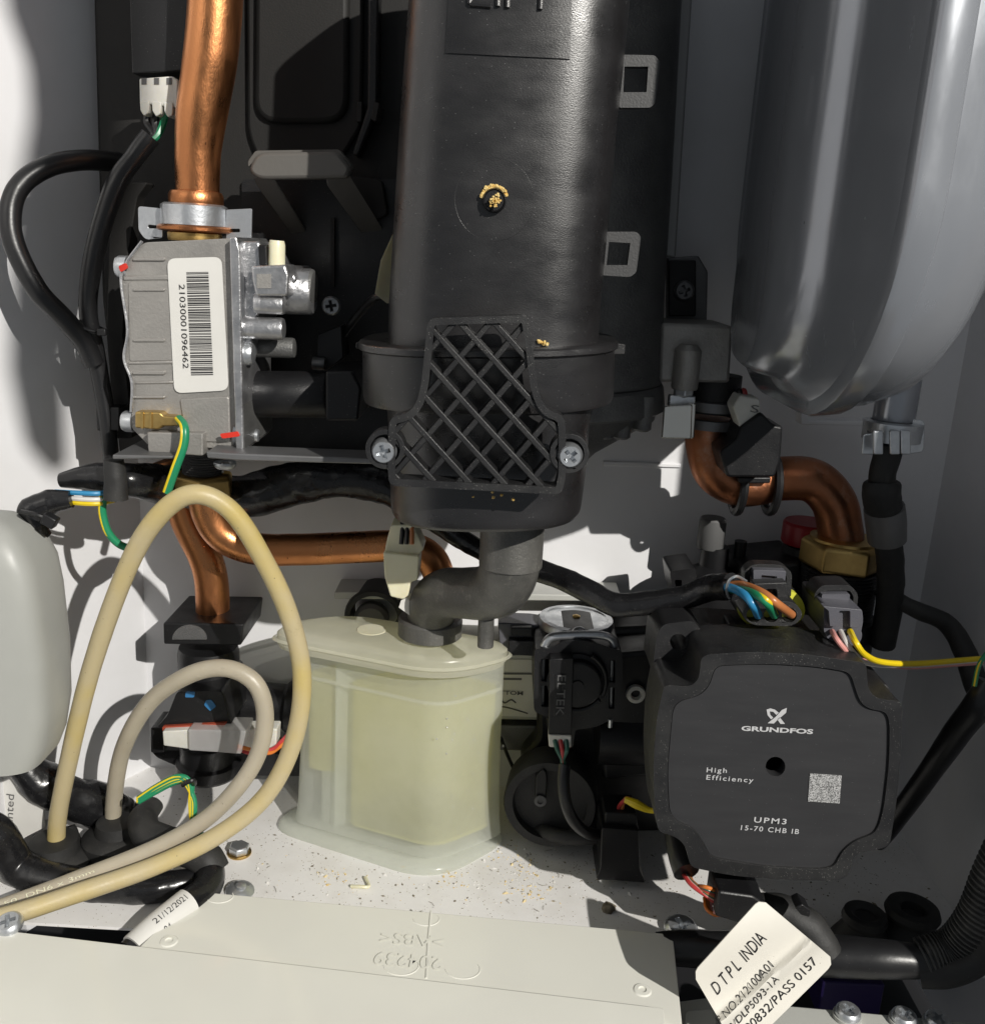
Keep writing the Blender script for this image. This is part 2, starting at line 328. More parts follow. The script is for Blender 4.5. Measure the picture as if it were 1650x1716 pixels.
def screw(c, axis, r, mt='zinc', parent=None, name='screw', spin=.4, h=None):
    """pan-head screw with a sunk cross"""
    ax = V(axis).normalized(); h = h or r*.55; n = 24
    up = V((0, 0, 1)) if abs(ax.z) < .8 else V((0, 1, 0)); e1 = (up-ax*up.dot(ax)).normalized(); e2 = ax.cross(e1)
    pt = lambda x, y, z: V(c)+e1*x+e2*y+ax*z
    mb = MB(); mb.lathe(c, ax, [(r*.98, 0), (r, h*.25), (r*.93, h*.7), (r*.75, h)], n, cap=False)
    a, b = r*.16, r*.55; pl = [(a,a),(a,b),(-a,b),(-a,a),(-b,a),(-b,-a),(-a,-a),(-a,-b),(a,-b),(a,-a),(b,-a),(b,a)]
    cs, sn = math.cos(spin), math.sin(spin); pl = [(x*cs-y*sn, x*sn+y*cs) for x, y in pl]
    outer = [pt(r*.75*math.cos(2*math.pi*i/n), r*.75*math.sin(2*math.pi*i/n), h) for i in range(n)]
    hole = [pt(x, y, h) for x, y in pl]
    tri = tessellate_polygon([outer, hole]); mb.add(outer+hole, [tuple(t) for t in tri])
    bot = [pt(x*.7, y*.7, h-r*.5) for x, y in pl]
    mb.add(hole+bot, [(i, (i+1) % 12, 12+(i+1) % 12, 12+i) for i in range(12)]+[tuple(range(12, 24))])
    return obj(name, mb, mt, parent, angle=40)

def textmap(name, s, f, mt, parent=None, bold=0.0, space=1.0):
    """lettering laid on a surface: f(u, v) gives the place for u along the line (0..1) and v in cap heights"""
    cu_ = bpy.data.curves.new('lettering', 'FONT'); cu_.body = s; cu_.size = 1; cu_.offset = bold; cu_.resolution_u = 3; cu_.space_character = space
    to = bpy.data.objects.new('lettering', cu_); COL.objects.link(to)
    dg = bpy.context.evaluated_depsgraph_get(); me = bpy.data.meshes.new_from_object(to.evaluated_get(dg)); bpy.data.objects.remove(to)
    xs = [v.co.x for v in me.vertices]; x0, x1 = min(xs), max(xs)
    mb = MB(); mb.add([f((v.co.x-x0)/(x1-x0), v.co.y/.73) for v in me.vertices], [tuple(p.vertices) for p in me.polygons])
    o = obj(name, mb, mt, parent, flat=True); bpy.data.meshes.remove(me); return o

# ================================================================== SETTING: the open boiler casing
WX, LXF, LXB, YB = .245, -.240, -.197, .020
def sheet(name, pts, ext, mt='white'): return struct(obj(name, MB().plate(pts, ext), mt, flat=True))
sheet('wall_back', [(-.197, YB, -.03), (WX, YB, -.03), (WX, YB, .62), (-.197, YB, .62)], (0, .002, 0))
sheet('wall_right', [(WX, -.238, -.06), (WX, YB, -.06), (WX, YB, .62), (WX, -.238, .62)], (.002, 0, 0))
struct(obj('wall_left', MB().plate([(LXF, -.30, -.06), (LXF, -.055, -.06), (LXB, YB, -.06), (LXB-.002, YB, -.06), (LXF-.002, -.055, -.06), (LXF-.002, -.30, -.06)], (0, 0, .68)), 'white', flat=True))
struct(obj('floor', MB().plate([(LXF, -.121, -.0015), (WX, -.121, -.0015), (WX, YB, -.0015), (LXB, YB, -.0015), (LXF, -.055, -.0015)], (0, 0, .0015)), 'floor', flat=True))
# unseen plate behind the camera, added and shaped to cast the left wall's shadow
struct(obj('shadow_blocker', MB().plate([(0.2518, -0.66, 0.6078), (0.2479, -0.66, 0.631), (0.2526, -0.66, 0.6726), (0.2625, -0.66, 0.7118), (0.2625, -0.66, 0.725), (0.256, -0.66, 0.7372), (0.2582, -0.66, 0.7616), (0.2913, -0.66, 0.7848), (0.2887, -0.66, 0.7212), (0.2865, -0.66, 0.6895), (0.2699, -0.66, 0.6515), (0.2631, -0.66, 0.6355), (0.2627, -0.66, 0.6011)], (0, -.010, 0)), 'cream_matt', bevel=.001))
struct(obj('base', MB().box((0, -.2, -.07), .56, .5, .004), 'void', flat=True))

# pressed seam on the back wall and the shallow upper ledge
o = tag(obj('pressed_seam', MB().plate([P(x, y, YB) for x, y in ((1010, 772), (1140, 776), (1140, 783), (1010, 780))], (0, -.0015, 0)), 'white', bevel=.0005), 'shallow pressed seam on the white back wall below the heat exchanger', 'seam')

# ================================================================== UPPER BACK: dark burner housing
hz = thing('burner_housing', 'charcoal moulded housing with a raised rounded panel behind the copper pipe', 'housing', P(520, 560, .0))
pxplate('back_shell', rp([(150, -200), (705, -200), (690, 770), (200, 770), (170, 500)], 10), -.004, .019, 'darkbox', hz, bevel=.002)
pxplate('raised_panel', rp([(428, -200), (585, -200), (583, 206), (425, 206)], [0, 0, 45, 45], 6), -.012, -.004, 'darkbox', hz, bevel=.0025)
pxplate('cover_rim', rp([(412, -200), (612, -200), (606, 210), (575, 262), (430, 262), (414, 220)], [0, 0, 12, 10, 10, 20], 4), -.008, -.0035, 'darkbox', hz, bevel=.0015)
pxplate('side_rib', [(618, -200), (636, -200), (632, 180), (600, 262), (590, 258), (615, 180)], -.016, -.003, 'black', hz, bevel=.001)
pxplate('clip_tab', rp([(598, 170), (607, 170), (606, 204), (596, 204)], 2), -.014, -.003, 'darkbox', hz, bevel=.0006)
pxplate('clip_tab', rp([(626, 170), (636, 172), (630, 204), (622, 200)], 2), -.020, -.003, 'darkbox', hz, bevel=.0006)
pxplate('vertical_web', [(554, 365), (560, 365), (560, 480), (554, 480)], -.010, -.003, 'darkbox', hz)
pxplate('lower_step', rp([(560, 290), (640, 300), (650, 360), (600, 380)], 10), -.012, -.003, 'darkbox', hz, bevel=.001)
screw(P(556, 512, -.0045), (0, -1, 0), .0052, 'zinc', hz, spin=.2)
pxplate('sealed_recess', rp([(405, 300), (690, 300), (690, 760), (405, 760)], 8), -.0065, -.003, 'black', hz)

# grey pull-handle bracket
hb = thing('bracket', 'grey plastic bridge bracket with two sloping legs on the dark housing', 'bracket', P(520, 380, -.005))
pxplate('bridge', rp([(430, 255), (565, 253), (588, 282), (580, 298), (432, 300), (414, 285)], [14, 12, 8, 6, 14, 14], 5), -.050, -.043, 'handle', hb, bevel=.0015)
pxplate('bridge_lip', rp([(428, 252), (568, 250), (590, 278), (584, 284), (562, 262), (434, 263), (416, 280), (415, 270)], 4, 3), -.044, -.036, 'handle', hb, bevel=.001)
for a, b, c, d in (((425, 296), (462, 300), (512, 382), (488, 385)), ((545, 298), (584, 290), (640, 380), (606, 384))):
    A, B, C_, D = P(*a, -.046), P(*b, -.046), P(*c, -.008), P(*d, -.008)
    mb = MB(); th = V((0, .004, -.003)); mb.add([A, B, C_, D, A+th, B+th, C_+th, D+th], [(0,1,2,3),(7,6,5,4),(0,4,5,1),(1,5,6,2),(2,6,7,3),(3,7,4,0)])
    e = A+(B-A)*.86
    l = obj('leg', mb, 'handle', hb, bevel=.0008)
    mb = MB(); mb.plate([A+(D-A)*.05, A+(D-A)*.98, A+(D-A)*.98+V((.0012, 0, 0)), A+(D-A)*.05+V((.0012, 0, 0))], (0, .012, -.002)); obj('web', mb, 'handle', l)

# ================================================================== HEAT EXCHANGER right of the duct
hx = thing('heat_exchanger', 'dull cast aluminium heat exchanger body behind the black duct', 'heat exchanger', P(1050, 760, -.03))
def ell(pxl, pxr, py, Y, b, n=40, e=2.0):
    L_, R_ = P(pxl, py, Y), P(pxr, py, Y); c = (L_+R_)/2; a = (R_-L_)/2; out = []
    for j in range(n):
        t = 2*math.pi*j/n; cs, sn = math.cos(t), math.sin(t)
        out.append(c + a*(math.copysign(abs(cs)**(2/e), cs)) + V((0, b, 0))*math.copysign(abs(sn)**(2/e), sn))
    return out
obj('body', MB().loft([ell(840, 1149, -200, -.035, .040), ell(820, 1140, 0, -.035, .040), ell(800, 1124, 300, -.035, .040), ell(790, 1112, 480, -.035, .042), ell(770, 1106, 640, -.035, .042)]), 'alu_dark', hx)
obj('base_flange', MB().loft([ell(760, 1108, 641, -.035, .045), ell(760, 1110, 645, -.035, .046), ell(760, 1112, 682, -.035, .046), ell(765, 1105, 686, -.035, .045)]), 'alu_dark', hx)
obj('sump_funnel', MB().loft([ell(770, 1098, 686, -.035, .042), ell(760, 1095, 700, -.035, .040), ell(790, 1000, 752, -.035, .030), ell(800, 985, 766, -.035, .028)]), 'alu_dark', hx)
for px in (1012, 1040, 1075):
    obj('boss', MB().lathe(P(px, 735 if px < 1070 else 722, -.062), (0, 0, 1), [(.003, 0), (.0042, .001), (.0042, .016)], 16), 'alu_dark', hx)
MT['rail'] = mat('galvanised_rail', (.30, .30, .30), .5, .2, bump=(300, .05))
st = tag(pxplate('support_rail', [(1143, -200), (1172, -200), (1132, 432), (1112, 428)], -.030, .019, 'rail', bevel=.001), 'plain grey sheet metal rail running upright beside the heat exchanger', 'rail')
sb = thing('rail_bracket', 'dark bracket with a screw at the foot of the upright rail', 'bracket', P(1148, 540, -.01))
pxplate('plate', rp([(1118, 432), (1170, 428), (1186, 455), (1184, 545), (1118, 545)], 4), -.006, .0, 'steel_dark', sb, bevel=.0008)
pxplate('pad', rp([(1120, 436), (1166, 436), (1166, 530), (1120, 530)], 3), -.011, -.006, 'black', sb, bevel=.0008)
screw(P(1145, 487, -.0112), (0, -1, 0), .0052, 'steel_dark', sb)

# manifold block and its joint to the copper flow pipe
mf = thing('manifold_block', 'grey cast block with a bolt boss where the copper flow pipe joins', 'manifold', P(1165, 720, -.03))
pxplate('block', rp([(1108, 541), (1228, 546), (1222, 642), (1104, 640)], 7), -.050, -.008, 'alu', mf, bevel=.002)
obj('boss', MB().lathe(P(1146, 652, -.052), (0, 0, 1), [(.0058, 0), (.0062, .001), (.0062, .018), (.004, .0205)], 20), 'alu', mf)
obj('bolt_head', MB().lathe(P(1144, 662, -.052), (0, 0, 1), [(.003, -.001), (.0048, 0), (.0048, .003), (.003, .0045)], 6), 'zinc', mf, bevel=.0004)
obj('spigot', MB().lathe(P(1192, 690, -.036), (0, 0, 1), [(.012, 0), (.0125, .001), (.0125, .018)], 28), 'rubber', mf)
cl = thing('pipe_clip', 'shiny bent steel spring clip round the joint above the left bend of the flow pipe', 'clip', P(1165, 735, -.045))
pxplate('tongue', rp([(1112, 682), (1160, 678), (1158, 736), (1108, 735)], 3), -.060, -.058, 'chrome', cl, bevel=.0008)
pxplate('tongue_side', [(1158, 676), (1166, 676), (1163, 734), (1157, 736)], -.059, -.040, 'chrome', cl, bevel=.0006)
pxplate('neck', [(1122, 662), (1166, 664), (1164, 682), (1120, 682)], -.055, -.050, 'zinc', cl, bevel=.0006)
mb = MB(); c0 = P(1192, 702, -.036)
mb.lathe(c0, (0, 0, 1), [(.0128, -.004), (.0148, -.0038), (.0148, .0006), (.0128, .0008)], 36, cap=False); mb.lathe(c0+V((0, 0, .0045)), (0, 0, 1), [(.0128, 0), (.0144, .0002), (.0144, .0046), (.0128, .005)], 36, cap=False)
obj('ring', mb, 'steel_dark', cl)

# ================================================================== COPPER FLOW PIPE on the right
fp = thing('flow_pipe', 'dull copper pipe bending in an S down to a brass nut', 'pipe', P(1405, 905, -.03))
wiretube('tube', [(1190, 700, -.036), (1186, 740, -.036), (1200, 790, -.036), (1245, 812, -.036), (1310, 802, -.036), (1362, 806, -.036), (1396, 840, -.036), (1408, 890, -.036), (1409, 915, -.036)], 37, 'copper_dull', fp, n=28, k=10)
nt_ = thing('hex_nut', 'large brass hexagon nut clamping the lower end of the copper flow pipe', 'nut', P(1405, 950, -.036))
c0 = P(1407, 950, -.036)
obj('hexagon', MB().lathe(c0, (0, 0, 1), [(.0185, 0), (.0205, .0015), (.0205, .0125), (.0185, .0142)], 6, up=(.3, -1, 0)), 'brass', nt_, bevel=.0009)
obj('collar', MB().lathe(c0+V((0, 0, .014)), (0, 0, 1), [(.0165, 0), (.0165, .0015), (.0128, .0022)], 28), 'brass', nt_)
hv = thing('return_fitting', 'black threaded plastic fitting under the brass nut', 'fitting', P(1405, 1050, -.036))
pr = []
for i in range(14): pr += [(.0178, -.0018*i), (.0188, -.0018*i-.0009)]
obj('thread', MB().lathe(c0, (0, 0, -1), [(r_, -h) for r_, h in pr], 28), 'black', hv)
obj('body', MB().lathe(c0+V((0, 0, -.05)), (0, 0, 1), [(.02, -.05), (.021, 0), (.021, .025)], 28), 'black', hv)
rc = thing('relief_valve', 'black relief valve with a red cap half hidden behind the flow pipe', 'valve', P(1345, 960, -.015))
obj('cap', MB().lathe(P(1350, 910, -.012), (0, 0, 1), [(.0125, 0), (.013, .001), (.013, .0105), (.012, .0118)], 28), 'red', rc)
obj('body', MB().lathe(P(1350, 985, -.012), (0, 0, 1), [(.018, 0), (.018, .018), (.0155, .020), (.0145, .0235)], 28), 'black', rc)
# thermostat clip on the pipe
tb = thing('temperature_sensor', 'black sensor holder strapped round the dull copper flow pipe', 'sensor', P(1262, 835, -.05))
pxplate('housing', rp([(1206, 757), (1232, 738), (1240, 716), (1275, 690), (1296, 712), (1312, 714), (1308, 772), (1298, 800), (1218, 800)], 6, 3), -.068, -.045, 'black', tb, bevel=.0012)
for px in (1236, 1292):
    cp = P(px, 812, -.036)
    ring_ = [cp + V((0, math.cos(a)*.0135, math.sin(a)*.0135)) for a in [2*math.pi*i/22 for i in range(23)]]
    obj('strap', MB().tube(ring_, .0022, 8), 'black', tb)
pxplate('strap_bridge', [(1236, 800), (1292, 800), (1290, 810), (1238, 810)], -.0515, -.048, 'black', tb, bevel=.0006)
wp = thing('connector', 'small white two-pin plug tilted on top of the black pipe sensor', 'connector', P(1252, 720, -.06))
pxplate('shell', rp([(1228, 682), (1240, 662), (1274, 668), (1273, 702), (1258, 720), (1240, 718)], 4, 2), -.066, -.052, 'nylon_white', wp, bevel=.0008)
for i, (c_, px) in enumerate((('w_black', 1238), ('w_red', 1246))):
    wiretube('lead', [(px+3, 672, -.058), (px, 655, -.056), (px-6, 662, -.045), (px-14, 690, -.035)], 5, c_, wp, n=8)
text('marking', 'S', P(1256, 690, -.0664), P(1270, 692, -.0664), (0, 0, 1), .0035, 'ink_soft', wp)

# ================================================================== EXPANSION VESSEL
ev = thing('expansion_vessel', 'tall grey enamel expansion vessel with a rounded foot and crimped seam', 'vessel', (.15, -.10, .23))
ZB = P(1470, 700, -.125).z
def yz(x, y0, y1, zb, r, n=12, e=2.0):          # outline in the Y-Z plane, open far up, rounded bottom corners
    pts = []; zt = .62; r = min(r, .47*(y1-y0))
    pts.append(V((x, y0, zt)))
    for k in range(5): pts.append(V((x, y0, zt+(zb+r-zt)*(k+1)/6)))
    for k in range(n+1):
        a = math.pi/2*k/n; pts.append(V((x, y0+r-r*math.cos(a)**(2/e), zb+r-r*math.sin(a)**(2/e))))
    for k in range(n+1):
        a = math.pi/2*k/n; pts.append(V((x, y1-r+r*math.sin(a)**(2/e), zb+r-r*math.cos(a)**(2/e))))
    for k in range(5): pts.append(V((x, y1, zb+r+(zt-zb-r)*(k)/6)))
    pts.append(V((x, y1, zt))); return pts
XR = .1185
shell = [(XR-.0215, .084, .010), (XR-.0214, .079, .016), (XR-.0210, .073, .024), (XR-.0200, .066, .033), (XR-.0182, .0595, .040), (XR-.0160, .0545, .045), (XR-.0140, .0515, .049), (XR-.0118, .049, .052), (XR-.0098, .0465, .055), (XR-.0082, .042, .058), (XR-.0072, .036, .061), (XR-.0062, .026, .065), (XR-.0048, .015, .070), (XR-.0030, .0060, .076)]
secs = [yz(x, -.205+d, -.030-d*.62, ZB+d*.17+.004, r_) for x, d, r_ in shell]
obj('left_shell', MB().loft(secs), 'vessel', ev, angle=60)
secs = [yz(x, -.205+d, .010-d*.3, ZB+d, r_) for x, d, r_ in [(XR-.0031, .0061, .076), (XR-.0028, .002, .080), (XR-.0018, .0004, .080), (XR, 0, .080), (XR+.0075, .0008, .080), (XR+.0085, .0018, .08), (XR+.0088, .0035, .078)]]
obj('crimped_seam', MB().loft(secs), 'vessel', ev, angle=40)
secs = [yz(x, -.205+d, .010-d*.3, ZB+d, r_) for x, d, r_ in [(XR+.0089, .004, .076), (XR+.016, .0045, .076), (XR+.028, .009, .072), (XR+.036, .018, .066), (XR+.040, .030, .058), (XR+.041, .042, .05)]]
obj('right_shell', MB().loft(secs), 'vessel', ev, angle=50)
# pressed ridge on the left shell, connection stub
obj('stub', MB().lathe(P(1496, 708, -.075), (0, 0, 1), [(.0085, 0), (.009, .001), (.009, .02)], 24), 'vessel', ev)
vc = thing('hose_clip', 'plated steel spring clip under the grey expansion vessel', 'clip', P(1495, 765, -.075))
c0 = P(1492, 738, -.075)
obj('ring', MB().lathe(c0, (0, 0, 1), [(.0098, 0), (.0125, .0003), (.0128, .0085), (.0098, .009)], 32, cap=False), 'zinc', vc)
for px in (1472, 1500, 1518): pxplate('finger', rp([(px-9, 722), (px+8, 722), (px+8, 762), (px-8, 762)], 3), -.0895, -.0875, 'zinc', vc, bevel=.0005)
pxplate('thumb_tab', rp([(1514, 702), (1550, 704), (1548, 758), (1512, 762)], [2, 9, 9, 2]), -.082, -.0808, 'zinc', vc, bevel=.0005)
pxplate('left_tab', rp([(1446, 728), (1466, 726), (1464, 762), (1444, 762)], 3), -.082, -.0808, 'zinc', vc, bevel=.0005)
vh = thing('vessel_hose', 'black hose with a crimped elbow hanging below the expansion vessel', 'hose', P(1490, 1000, -.05))
wiretube('tail', [(1492, 745, -.075), (1480, 785, -.074), (1476, 815, -.072)], 22, 'rubber', vh, n=18)
wiretube('elbow', [(1476, 806, -.072), (1476, 815, -.072), (1478, 838, -.070), (1482, 860, -.067)], [26, 31, 31, 29], 'rubber', vh, n=20)
wiretube('ferrule', [(1481, 850, -.068), (1484, 875, -.066), (1486, 905, -.064)], [33, 33, 31], 'steel_dark', vh, n=20)
wiretube('braid', [(1486, 900, -.064), (1492, 950, -.06), (1490, 1010, -.055), (1478, 1080, -.05)], 22, 'rubber', vh, n=18)
pc = tag(pxplate('casing_catch', [(1340, 672), (1352, 674), (1354, 704), (1450, 706), (1450, 714), (1342, 712)], -.004, .006, 'white', bevel=.0006), 'small white L-shaped catch on the back wall below the vessel', 'catch')

# ================================================================== CENTRAL BLACK DUCT
YD, BD = -.098, .040
DS = [(-220, 706, 1070), (0, 690, 1051), (250, 672, 1026), (500, 657, 1003), (580, 655, 998)]
du = thing('flue_duct', 'tall black moulded duct in the centre with a worn shiny right side', 'duct', P(815, 890, YD))
obj('body', MB().loft([ell(xl, xr, py, YD, BD, 96, 3.3) for py, xl, xr in DS]), 'duct', du, angle=60)
def dsurf(px, py, off=0.0):
    """point of the duct's front skin behind a photo pixel"""
    Y = YD-BD
    for _ in range(12):
        k = 0
        while k < len(DS)-2 and py > DS[k+1][0]: k += 1
        t = (py-DS[k][0])/(DS[k+1][0]-DS[k][0]); xl = DS[k][1]+(DS[k+1][1]-DS[k][1])*t; xr = DS[k][2]+(DS[k+1][2]-DS[k][2])*t
        A, B = P(xl, py, YD), P(xr, py, YD); c = (A+B)/2; a = (B-A).length/2
        q = P(px, py, Y); u = min(.999, abs((q-c).x/a)); Y = YD-BD*(1-u**3.3)**(1/3.3)
    return P(px, py, Y-off)
# raised rectangle and lettering at the top (its upper part lies above the picture)
rows = []
for i in range(8):
    t = i/7; a, b = (758-12*t, -110+198*t), (960-5*t, -110+208*t); rows.append([dsurf(a[0]+(b[0]-a[0])*s/12, a[1]+(b[1]-a[1])*s/12, .0007) for s in range(13)])
obj('raised_panel', MB().skin(rows, V((0, .002, 0))), 'duct', du, angle=30)
def dstroke(name, pts, w):
    q = [dsurf(x, y, .0012) for x, y in pts]
    mb = MB()
    for a, b in zip(q, q[1:]): mb.tube([a, (a+b)/2, b], w*mpp(830, 0, YD-BD)/2, 8)
    return obj(name, mb, 'duct', du)
dstroke('letter', [(789, -52), (787, 6), (822, 9)], 9); dstroke('letter', [(836, -50), (834, 10)], 9)
dstroke('letter', [(884, -46), (852, -48), (850, 12)], 9); dstroke('letter', [(852, -20), (878, -18)], 9)
dstroke('letter', [(890, -45), (928, -43)], 9); dstroke('letter', [(909, -44), (905, 15)], 9)
# test plug with yellow foam crumbs
c0 = dsurf(828, 336); e = 1*mpp(828, 336, -.14)
pl_ = obj('test_plug', MB().lathe(c0+V((0, .001, 0)), (0, -1, 0), [(20*e, 0), (20*e, .0032), (18*e, .0042), (16*e, .0036), (7*e, .0036), (6.5*e, .005), (4*e, .0056), (3*e, .0044)], 28), 'black', du)
ring_ = []
for i in range(61):
    a = 2*math.pi*i/60; ring_.append(dsurf(828+66*math.cos(a), 334+70*math.sin(a), -.00005))
obj('mould_ring', MB().tube(ring_, .00008, 6, cap=False), 'duct', du)
def crumbs(name, pts, r, n, parent, mt='foam'):
    mb = MB()
    for i in range(n):
        x, y = pts[int(random.random()*len(pts))]; c = dsurf(x+random.gauss(0, 1.3), y+random.gauss(0, 1.3), .0006+random.random()*.001); q = r*e*random.uniform(.5, 1.2)
        mb.lathe(c, (random.gauss(0, 1), -1, random.gauss(0, 1)), [(q*.5, -q*.7), (q, -.2*q), (q*.9, .3*q), (q*.3, q*.8)], 6)
    o_ = obj(name, mb, mt, parent, flat=True); o_['kind'] = 'stuff'; return o_
crumbs('foam_crust', [(828+21*math.cos(R(a)), 334+22*math.sin(R(a))) for a in range(195, 345, 6)], 3.1, 130, du)
mb = MB()
for i in range(46):
    c = c0+V((random.gauss(2, 4)*e, -.0045-random.random()*.001, random.gauss(-1, 4)*e)); q = 2.6*e*random.uniform(.5, 1)
    mb.lathe(c, (random.gauss(0, 1), -1, random.gauss(0, 1)), [(q*.5, -q*.7), (q, -.2*q), (q*.9, .3*q), (q*.3, q*.8)], 6)
k_ = obj('foam_plug', mb, 'foam', du, flat=True); k_['kind'] = 'stuff'
# strap loops on the right flank
for o4, h4 in (([(1040, 91), (1097, 92), (1106, 104), (1098, 172), (1090, 180), (1036, 180)], [(1046, 111), (1086, 111), (1083, 154), (1044, 154)]),
               ([(1012, 388), (1066, 388), (1074, 396), (1066, 456), (1056, 464), (1008, 461)], [(1020, 405), (1056, 407), (1051, 444), (1016, 444)])):
    pxplate('strap_loop', rp(o4, 5, 3), YD-.004, YD+.0006, 'loop', du, holes=[h4])
# collar, lower cup
obj('collar', MB().loft([ell(618, 1022, 569, YD, .046, 72, 2.6), ell(612, 1027, 573, YD, .048, 72, 2.6), ell(612, 1027, 580, YD, .048, 72, 2.6), ell(613, 1025, 655, YD, .048, 72, 2.6), ell(616, 1022, 664, YD, .047, 72, 2.6)]), 'duct', du, angle=50)
obj('collar_lip', MB().loft([ell(608, 1030, 566, YD, .0495, 72, 2.6), ell(606, 1032, 569, YD, .0505, 72, 2.6), ell(606, 1032, 577, YD, .0505, 72, 2.6), ell(610, 1028, 580, YD, .049, 72, 2.6)]), 'duct', du, angle=50)
pxplate('collar_tab', rp([(1028, 574), (1048, 577), (1047, 594), (1028, 594)], 2), YD-.004, YD+.004, 'black_dusty', du, bevel=.0005)
pxplate('collar_tab', rp([(596, 574), (614, 572), (614, 584), (596, 584)], 2), YD-.004, YD+.004, 'black', du, bevel=.0005)
obj('cup', MB().loft([ell(652, 992, 665, YD, .0455, 72, 2.8), ell(655, 985, 705, YD, .0452, 72, 2.8), ell(657, 979, 780, YD, .045, 72, 2.8), ell(659, 973, 825, YD, .0448, 72, 2.8), ell(660, 971, 838, YD, .0446, 72, 2.8), ell(663, 968, 844, YD, .0438, 72, 2.8), ell(672, 960, 846, YD, .042, 72, 2.8)]), 'duct', du, angle=60)
crumbs('foam_crumb', [(905, 573), (912, 574), (918, 575), (903, 572)], 3.2, 16, du)

# ================================================================== LATTICE COVER
YL0, YL1 = -.1605, -.1515
lc = thing('lattice_cover', 'black diamond lattice cover screwed to the front of the central duct', 'cover', P(800, 826, YL0))
out_ = rp([(717, 533), (884, 528), (890, 560), (901, 655), (916, 688), (944, 695), (948, 720), (948, 800), (940, 829), (652, 814), (649, 780), (652, 700), (688, 692), (704, 660)], [16, 14, 30, 30, 24, 14, 10, 20, 12, 12, 20, 14, 24, 30], 5)
inn_ = inset(out_, 12)
pxplate('frame', out_, YL0, YL1, 'black_dusty', lc, holes=[inn_], bevel=.0007)
def clipline(p, d, poly):
    ts = []
    for i in range(len(poly)):
        a, b = poly[i], poly[(i+1) % len(poly)]; ex, ey = b[0]-a[0], b[1]-a[1]; den = d[0]*ey-d[1]*ex
        if abs(den) < 1e-9: continue
        t = ((a[0]-p[0])*ey-(a[1]-p[1])*ex)/den; s = ((a[0]-p[0])*d[1]-(a[1]-p[1])*d[0])/den
        if 0 <= s < 1: ts.append(t)
    ts.sort(); return ts
mid_ = inset(out_, 7)
for fam, (dx, dy) in enumerate(((29.0, 31.8), (-28.2, 32.4))):
    for k in range(-8, 9):
        x0, y0 = 827+k*58.5, 603+k*(1.2 if fam == 0 else 1.8)
        ts = clipline((x0, y0), (dx, dy), mid_)
        for ta, tb_ in zip(ts[::2], ts[1::2]):
            if (tb_-ta)*43 < 14: continue
            L_ = math.hypot(dx, dy); nx, ny = -dy/L_*5.0, dx/L_*5.0
            a = (x0+dx*ta, y0+dy*ta); b = (x0+dx*tb_, y0+dy*tb_)
            pxplate('rib', [(a[0]+nx, a[1]+ny), (b[0]+nx, b[1]+ny), (b[0]-nx, b[1]-ny), (a[0]-nx, a[1]-ny)], YL0+.0011+fam*.0002, YL1-.0003*fam, 'black_dusty', lc, bevel=.0004)
for cx_, cy_ in ((645, 753), (954, 760)):
    pxplate('screw_ear', circ(cx_, cy_, 33, n=32), YL0+.0006, YL1-.0005, 'black_dusty', lc, holes=[circ(cx_, cy_, 25, n=32)], bevel=.0006)
    pxplate('ear_seat', circ(cx_, cy_, 25.5, n=28), YL0+.005, YL1-.001, 'black', lc)
    screw(P(cx_, cy_, YL0+.005), (0, -1, 0), 23*mpp(cx_, cy_, YL0), 'zinc', lc, spin=.35 if cx_ < 700 else .75, h=.0056)
pxplate('backing', inset(out_, 16), YL1+.0008, YL1+.0016, 'black', lc) if False else None
mb = MB()
for i in range(7):
    x, y = random.choice([(820, 832), (828, 830), (790, 831), (860, 836)]); c = P(x+random.gauss(0, 7), y+random.gauss(0, 2), -.1535); q = .0006*random.uniform(.5, 1.2)
    mb.lathe(c, (0, -1, 0), [(q*.5, -q*.7), (q, 0), (q*.3, q*.8)], 6)
k_ = obj('foam_crumb', mb, 'foam', lc, flat=True); k_['kind'] = 'stuff'

# ================================================================== RUBBER ELBOW from the duct to the siphon
ZL = .121
nk = PF(720, 1066, ZL)
el = thing('rubber_elbow', 'worn black rubber elbow joining the duct to the siphon lid', 'elbow', nk)
q = [(855, 842, -.098), (855, 900, -.098), (854, 945, -.097), (843, 978, -.093), (815, 993, -.085), (778, 994, -.074), (748, 994, -.064), (728, 1008, -.055), (720, 1042, nk.y)]
path = smooth(PT(q), 10); path[-1] = nk+V((0, 0, .006))
obj('bend', MB().tube(path, lerp([.0132, .0132, .0133, .0130, .0125, .0120, .0119, .0119, .0116], len(path)), 36), 'elbow', el)
obj('top_sleeve', MB().lathe(P(855, 948, -.098), (0, 0, 1), [(.0130, 0), (.0138, .0005), (.0138, .026), (.0130, .0265)], 40), 'elbow', el)
obj('foot_collar', MB().lathe(nk+V((0, 0, .0008)), (0, 0, 1), [(.0155, 0), (.0162, .0006), (.0162, .0085), (.0152, .0098), (.011, .0102)], 36), 'elbow', el)
bk = [P(902, 880, -.098), P(902, 945, -.097), P(890, 990, -.094), P(865, 1022, -.089), P(835, 1036, -.085)]
obj('mould_seam', MB().tube(smooth(bk, 8), .0008, 8), 'elbow', el)
wiretube('drain_stub', [(815, 1024, -.083), (814, 1055, -.083), (813, 1083, -.083)], 13.5, 'elbow', el, n=20)

